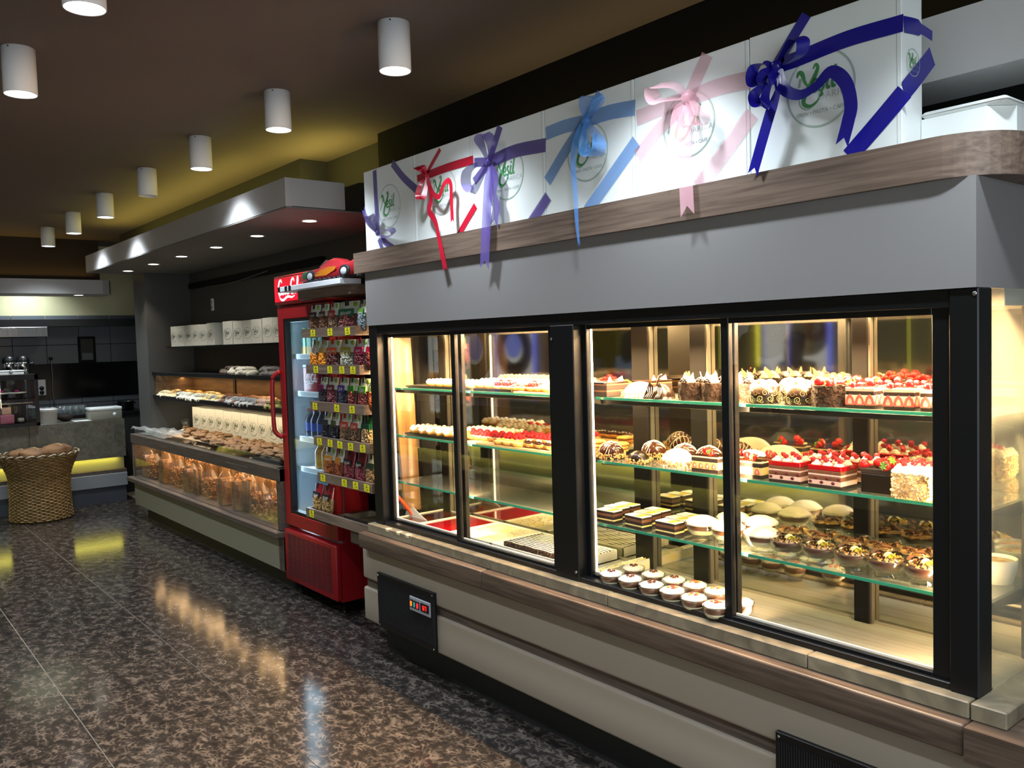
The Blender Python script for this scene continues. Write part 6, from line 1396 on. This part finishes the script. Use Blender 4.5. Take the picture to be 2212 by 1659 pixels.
q = onX(109, 775, -10.49); t = thing('wall_hook', 'black hook with hanging cord on the kitchen tiles', 'hook', (-10.488, q.y, q.z)); MB().lathe([(0, 0), (.022, 0), (.018, .03), (0, .035)], 14, M=Matrix.Rotation(PI/2, 4, 'Y')).obj('hook_knob', M_BLACK, t); m = MB(); m.tube(crom([(.025, 0, 0), (.025, .004, -.2), (.02, .0, -.35), (.025, .01, -.5)], 5), .006, 5); m.obj('cord', mat('grey_cable', '#5a5a58', .5), t)
q = onX(187, 755, -10.49); t = thing('wall_vent', 'dark framed flap panel on the kitchen tiles', 'panel', (-10.488, q.y, q.z)); MB().box((0, -.09, -.145), (.02, .09, .145), .003).obj('frame', M_BLACKW, t); MB().box((.02, -.065, -.12), (.024, .065, .12)).obj('flap', M_DARK, t); MB().box((.024, -.055, -.115), (.027, .055, -.04)).obj('lower_plate', M_GREY, t)
# crockery trolley between counter and pillar
t = thing('crockery_rack', 'low grey rack of stacked white cups between counter and pillar', 'rack', (-9.15, 2.62, 0)); MB().box((-.2, -.15, .0), (.2, .25, .62)).obj('rack_body', M_DARK, t); MB().box((-.21, -.16, .62), (.21, .26, .645), .003).obj('rack_top', M_GREY, t)
for i in range(12):
    px = 274+3.2*(i % 6); q = onX(px+3, 905-12*(i//6), -9.02-.05*(i % 2)); L = f'white cup piled on the rack by the pillar, {ORD[i]} of the pile'
    c = thing('white_cup', L, 'cup', (q.x, 2.50+.045*(i % 6), .646+.07*(i//6)), 0, 'cups piled by the pillar') if i == 0 else dup(CACHE['wc'], (q.x, 2.50+.045*(i % 6), .646+.07*(i//6)), rnd.random()*6, L)
    if i == 0: CACHE['wc'] = c; MB().lathe([(0, 0), (.02, 0), (.036, .06), (.033, .06), (.018, .005), (0, .005)], 16).obj('cup_body', C_PORC, c); m = MB(); m.tube([(.033, 0, .05), (.05, 0, .045), (.05, 0, .025), (.028, 0, .02)], .004, 5); m.obj('handle', C_PORC, c)
# ================================================================== THE CUSTOMER SIDE, SEEN IN THE CASE'S MIRROR
oc = thing('opposite_counter', 'dark counter with yellow glowing base strip reflected in the pastry case', 'counter', (-6.0, -1.25, 0))
MB().box((-3.4, -.25, 0), (2.6, .2, .16)).obj('kick_board', M_KICK, oc); MB().box((-3.4, -.25, .16), (2.6, .13, .35)).obj('glow_panel', mat('cream_glow_panel', '#d8d4b8', .6), oc); MB().box((-3.4, -.25, .35), (2.6, .25, .86)).obj('front_panel', M_STONE2, oc); MB().box((-3.42, -.27, .86), (2.62, .27, .89), .004).obj('counter_top', M_STONE2, oc)
def poster(name, label, x0, x1, z0, z1, build):
    t = thing(name, label, 'poster', ((x0+x1)/2, -2.69, (z0+z1)/2)); w, h = (x1-x0)/2, (z1-z0)/2
    MB().box((-w, 0, -h), (w, .05, h)).obj('light_box', mat('poster_backlit', '#9a9aa6', .5, emit='#b0b0b4', estr=.8), t)
    for s in (-1, 1): MB().box((s*w-.006, .0, -h), (s*w+.006, .055, h)).obj('edge_light', mat('blue_edge_light', '#5566ee', .4, emit='#6a78ff', estr=.7), t)
    build(t, w, h); return t
def po1(t, w, h):
    m = MB(); m.lathe([(w*.45, 0), (w*.95, 0)], 32, M=Matrix.Translation((0, .052, 0)) @ Matrix.Rotation(-PI/2, 4, 'X')); m.obj('swirl_print', noisy('coffee_swirl', '#3a2618', '#8a6a4a', (6, 6, 6), 6, rough=.6), t)
    MB().lathe([(0, 0), (w*.42, 0)], 28, M=Matrix.Translation((0, .053, .05)) @ Matrix.Rotation(-PI/2, 4, 'X')).obj('blue_centre', mat('blue_print', '#7a84d8', .5, emit='#7a88e8', estr=.5), t)
def po2(t, w, h):
    MB().lathe([(0, 0), (w*.62, 0)], 32, M=Matrix.Translation((w*.42, .052, -h*.1)) @ Matrix.Rotation(-PI/2, 4, 'X')).obj('saucer_print', mat('cup_print', '#c9c2a8', .5), t)
    MB().lathe([(0, 0), (w*.34, 0)], 32, M=Matrix.Translation((w*.62, .0535, 0)) @ Matrix.Rotation(-PI/2, 4, 'X')).obj('coffee_print', mat('coffee_print', '#8a3a1c', .5), t)
    m = MB(); stroke(m, [(-.02, -.05), (.02, .02), (.0, .06), (.05, .02), (.03, -.04)], .02, 0, 0); o = m.obj('latte_foam', C_CREAM, t); o.location = (w*.62, .055, 0)
poster('coffee_poster', 'backlit coffee swirl poster with blue edges on the customer side wall', -9.75, -8.9, .85, 2.0, po1)
poster('coffee_cup_poster', 'backlit poster of a coffee cup with blue edges on customer side wall', -5.22, -4.50, 1.15, 2.0, po2)
for i, (x, w, z0, z1) in enumerate(((-5.33, .014, 1.2, 2.0), (-3.4, .012, 1.2, 2.1))):
    tag(MB().box((x-w, -2.70, z0), (x+w, -2.67, z1), .004).obj('light_strip', mat('yellow_strip', '#e8e040', .4, emit='#e6e03a', estr=1.0)), 'yellow vertical light strip on the customer side wall, %s the cup poster' % ('left of', 'right of')[i], 'light')
br = struct('wall_brick_column', MB().box((-7.75, -2.70, 0), (-7.32, -2.63, 2.75)), mat('lime_paint', '#a8a83c', .8))
bm_ = MB().box((0, 0, 0), (.205, .012, .058), .003).mesh('brick', mat('lime_brick', '#b3b046', .85))
for r_ in range(40):
    for c in range(2): link('brick', bm_, br, (-7.74+.212*c, -2.632, .02+.0665*r_))
t = thing('red_price_display', 'dark panel with red glowing digits on the customer side wall', 'display', (-6.9, -2.69, 1.72)); MB().box((-.2, 0, -.12), (.2, .03, .12), .004).obj('panel', M_BLACK, t)
m = MB()
for k, ch in enumerate('167'):
    for a in seg7(ch, .06, .12, .014): m.box((.1-k*.09-a[2], .03, -.06+a[1]), (.1-k*.09-a[0], .034, -.06+a[3]))
m.obj('digits', mat('red_digits', '#ff2020', .4, emit='#ff2018', estr=3.0), t)
def sweater(c): return mat('cloth_'+c[1:], c, .9)
def person(x, y, rz, label, top, hair, s=1.0):
    t = thing('person', label, 'person', (x, y, 0), rz)
    J = dict(pel=(0, 0, .93), wst=(0, .01, 1.08), cst=(0, .015, 1.27), nck=(0, .0, 1.42), hb=(0, .01, 1.47), hd=(0, .02, 1.57), ht=(0, .015, 1.64),
             lsh=(.16, 0, 1.36), lel=(.22, .02, 1.10), lwr=(.20, .12, .90), lha=(.19, .15, .82), rsh=(-.16, 0, 1.36), rel=(-.22, .02, 1.10), rwr=(-.20, .12, .90), rha=(-.19, .15, .82),
             lhp=(.09, 0, .90), lkn=(.10, .02, .50), lan=(.10, -.02, .08), lto=(.11, .13, .03), rhp=(-.09, 0, .90), rkn=(-.10, .02, .50), ran=(-.10, -.02, .08), rto=(-.11, .13, .03))
    R_ = dict(pel=.15, wst=.13, cst=.15, nck=.055, hb=.06, hd=.088, ht=.07, lsh=.07, lel=.045, lwr=.032, lha=.035, rsh=.07, rel=.045, rwr=.032, rha=.035, lhp=.10, lkn=.06, lan=.04, lto=.035, rhp=.10, rkn=.06, ran=.04, rto=.035)
    E_ = 'pel-wst wst-cst cst-nck nck-hb hb-hd hd-ht cst-lsh lsh-lel lel-lwr lwr-lha cst-rsh rsh-rel rel-rwr rwr-rha pel-lhp lhp-lkn lkn-lan lan-lto pel-rhp rhp-rkn rkn-ran ran-rto'.split()
    ks = list(J); me = bpy.data.meshes.new('body'); me.from_pydata([J[k] for k in ks], [tuple(ks.index(q) for q in e.split('-')) for e in E_], [])
    o = bpy.data.objects.new('body', me); COL.objects.link(o)
    sk = o.modifiers.new('skin', 'SKIN'); sk.use_smooth_shade = True; sb = o.modifiers.new('sub', 'SUBSURF'); sb.levels = sb.render_levels = 2
    for i, k in enumerate(ks): v = me.skin_vertices[0].data[i]; v.radius = (R_[k]*(1.0), R_[k]*(.75 if k in ('pel', 'wst', 'cst') else 1)); v.use_root = (k == 'pel')
    dg = bpy.context.evaluated_depsgraph_get(); dg.update(); m2 = bpy.data.meshes.new_from_object(o.evaluated_get(dg)); bpy.data.objects.remove(o)
    for mm in (mat('skin', '#b98a6c', .6, sss=.1), sweater(top), sweater('#20242e')): m2.materials.append(mm)
    for f in m2.polygons:
        z = f.center.z; f.material_index = 0 if (z > 1.43 or (abs(f.center.x) > .15 and z < .9 and z > .7)) else (1 if z > .93 or abs(f.center.x) > .15 else 2); f.use_smooth = True
    b = link('body', m2, t)
    m = MB(); m.ell((0, -.008, 1.60), (.098, .108, .105), 20, 14, nz=.06); m.ell((0, -.055, 1.47), (.10, .06, .15), 16, 12, nz=.08); m.obj('hair', mat('hair_'+hair[1:], hair, .6), t)
    for sx in (-.032, .032): MB().ell((sx, .098, 1.585), (.012, .008, .008), 10, 6).obj('eye', mat('eye_dark', '#20160f', .3), t)
    MB().ell((0, .112, 1.555), (.013, .018, .022), 10, 7).obj('nose', mat('skin', '#b98a6c', .6), t); MB().ell((0, .098, 1.515), (.024, .008, .006), 10, 6).obj('mouth', mat('lip', '#8a4a40', .5), t)
    for sx in (-.098, .098): MB().ell((sx, .01, 1.575), (.012, .022, .03), 8, 6).obj('ear', mat('skin', '#b98a6c', .6), t)
    for sx, sd in ((.19, 1), (-.19, -1)):
        for f in range(4): m = MB(); m.tube([(sx+sd*(-.024+.016*f), .15, .81), (sx+sd*(-.026+.017*f), .162, .765), (sx+sd*(-.026+.017*f), .150, .735+.006*abs(f-1.5))], .0085, 6); m.obj('finger', mat('skin', '#b98a6c', .6), b)
        m = MB(); m.tube([(sx-sd*.02, .155, .83), (sx-sd*.045, .175, .80), (sx-sd*.05, .178, .775)], .0095, 6); m.obj('thumb', mat('skin', '#b98a6c', .6), b)
    t.scale = (s, s, s); return t
person(-4.27, -1.75, PI, 'person with dark hair in a dark top standing behind the opposite counter, back turned', '#1e2226', '#15120f', .915)
person(-6.35, -1.85, PI, 'person in a light blue shirt standing behind the opposite counter', '#7a8fb4', '#2a2420', .95)
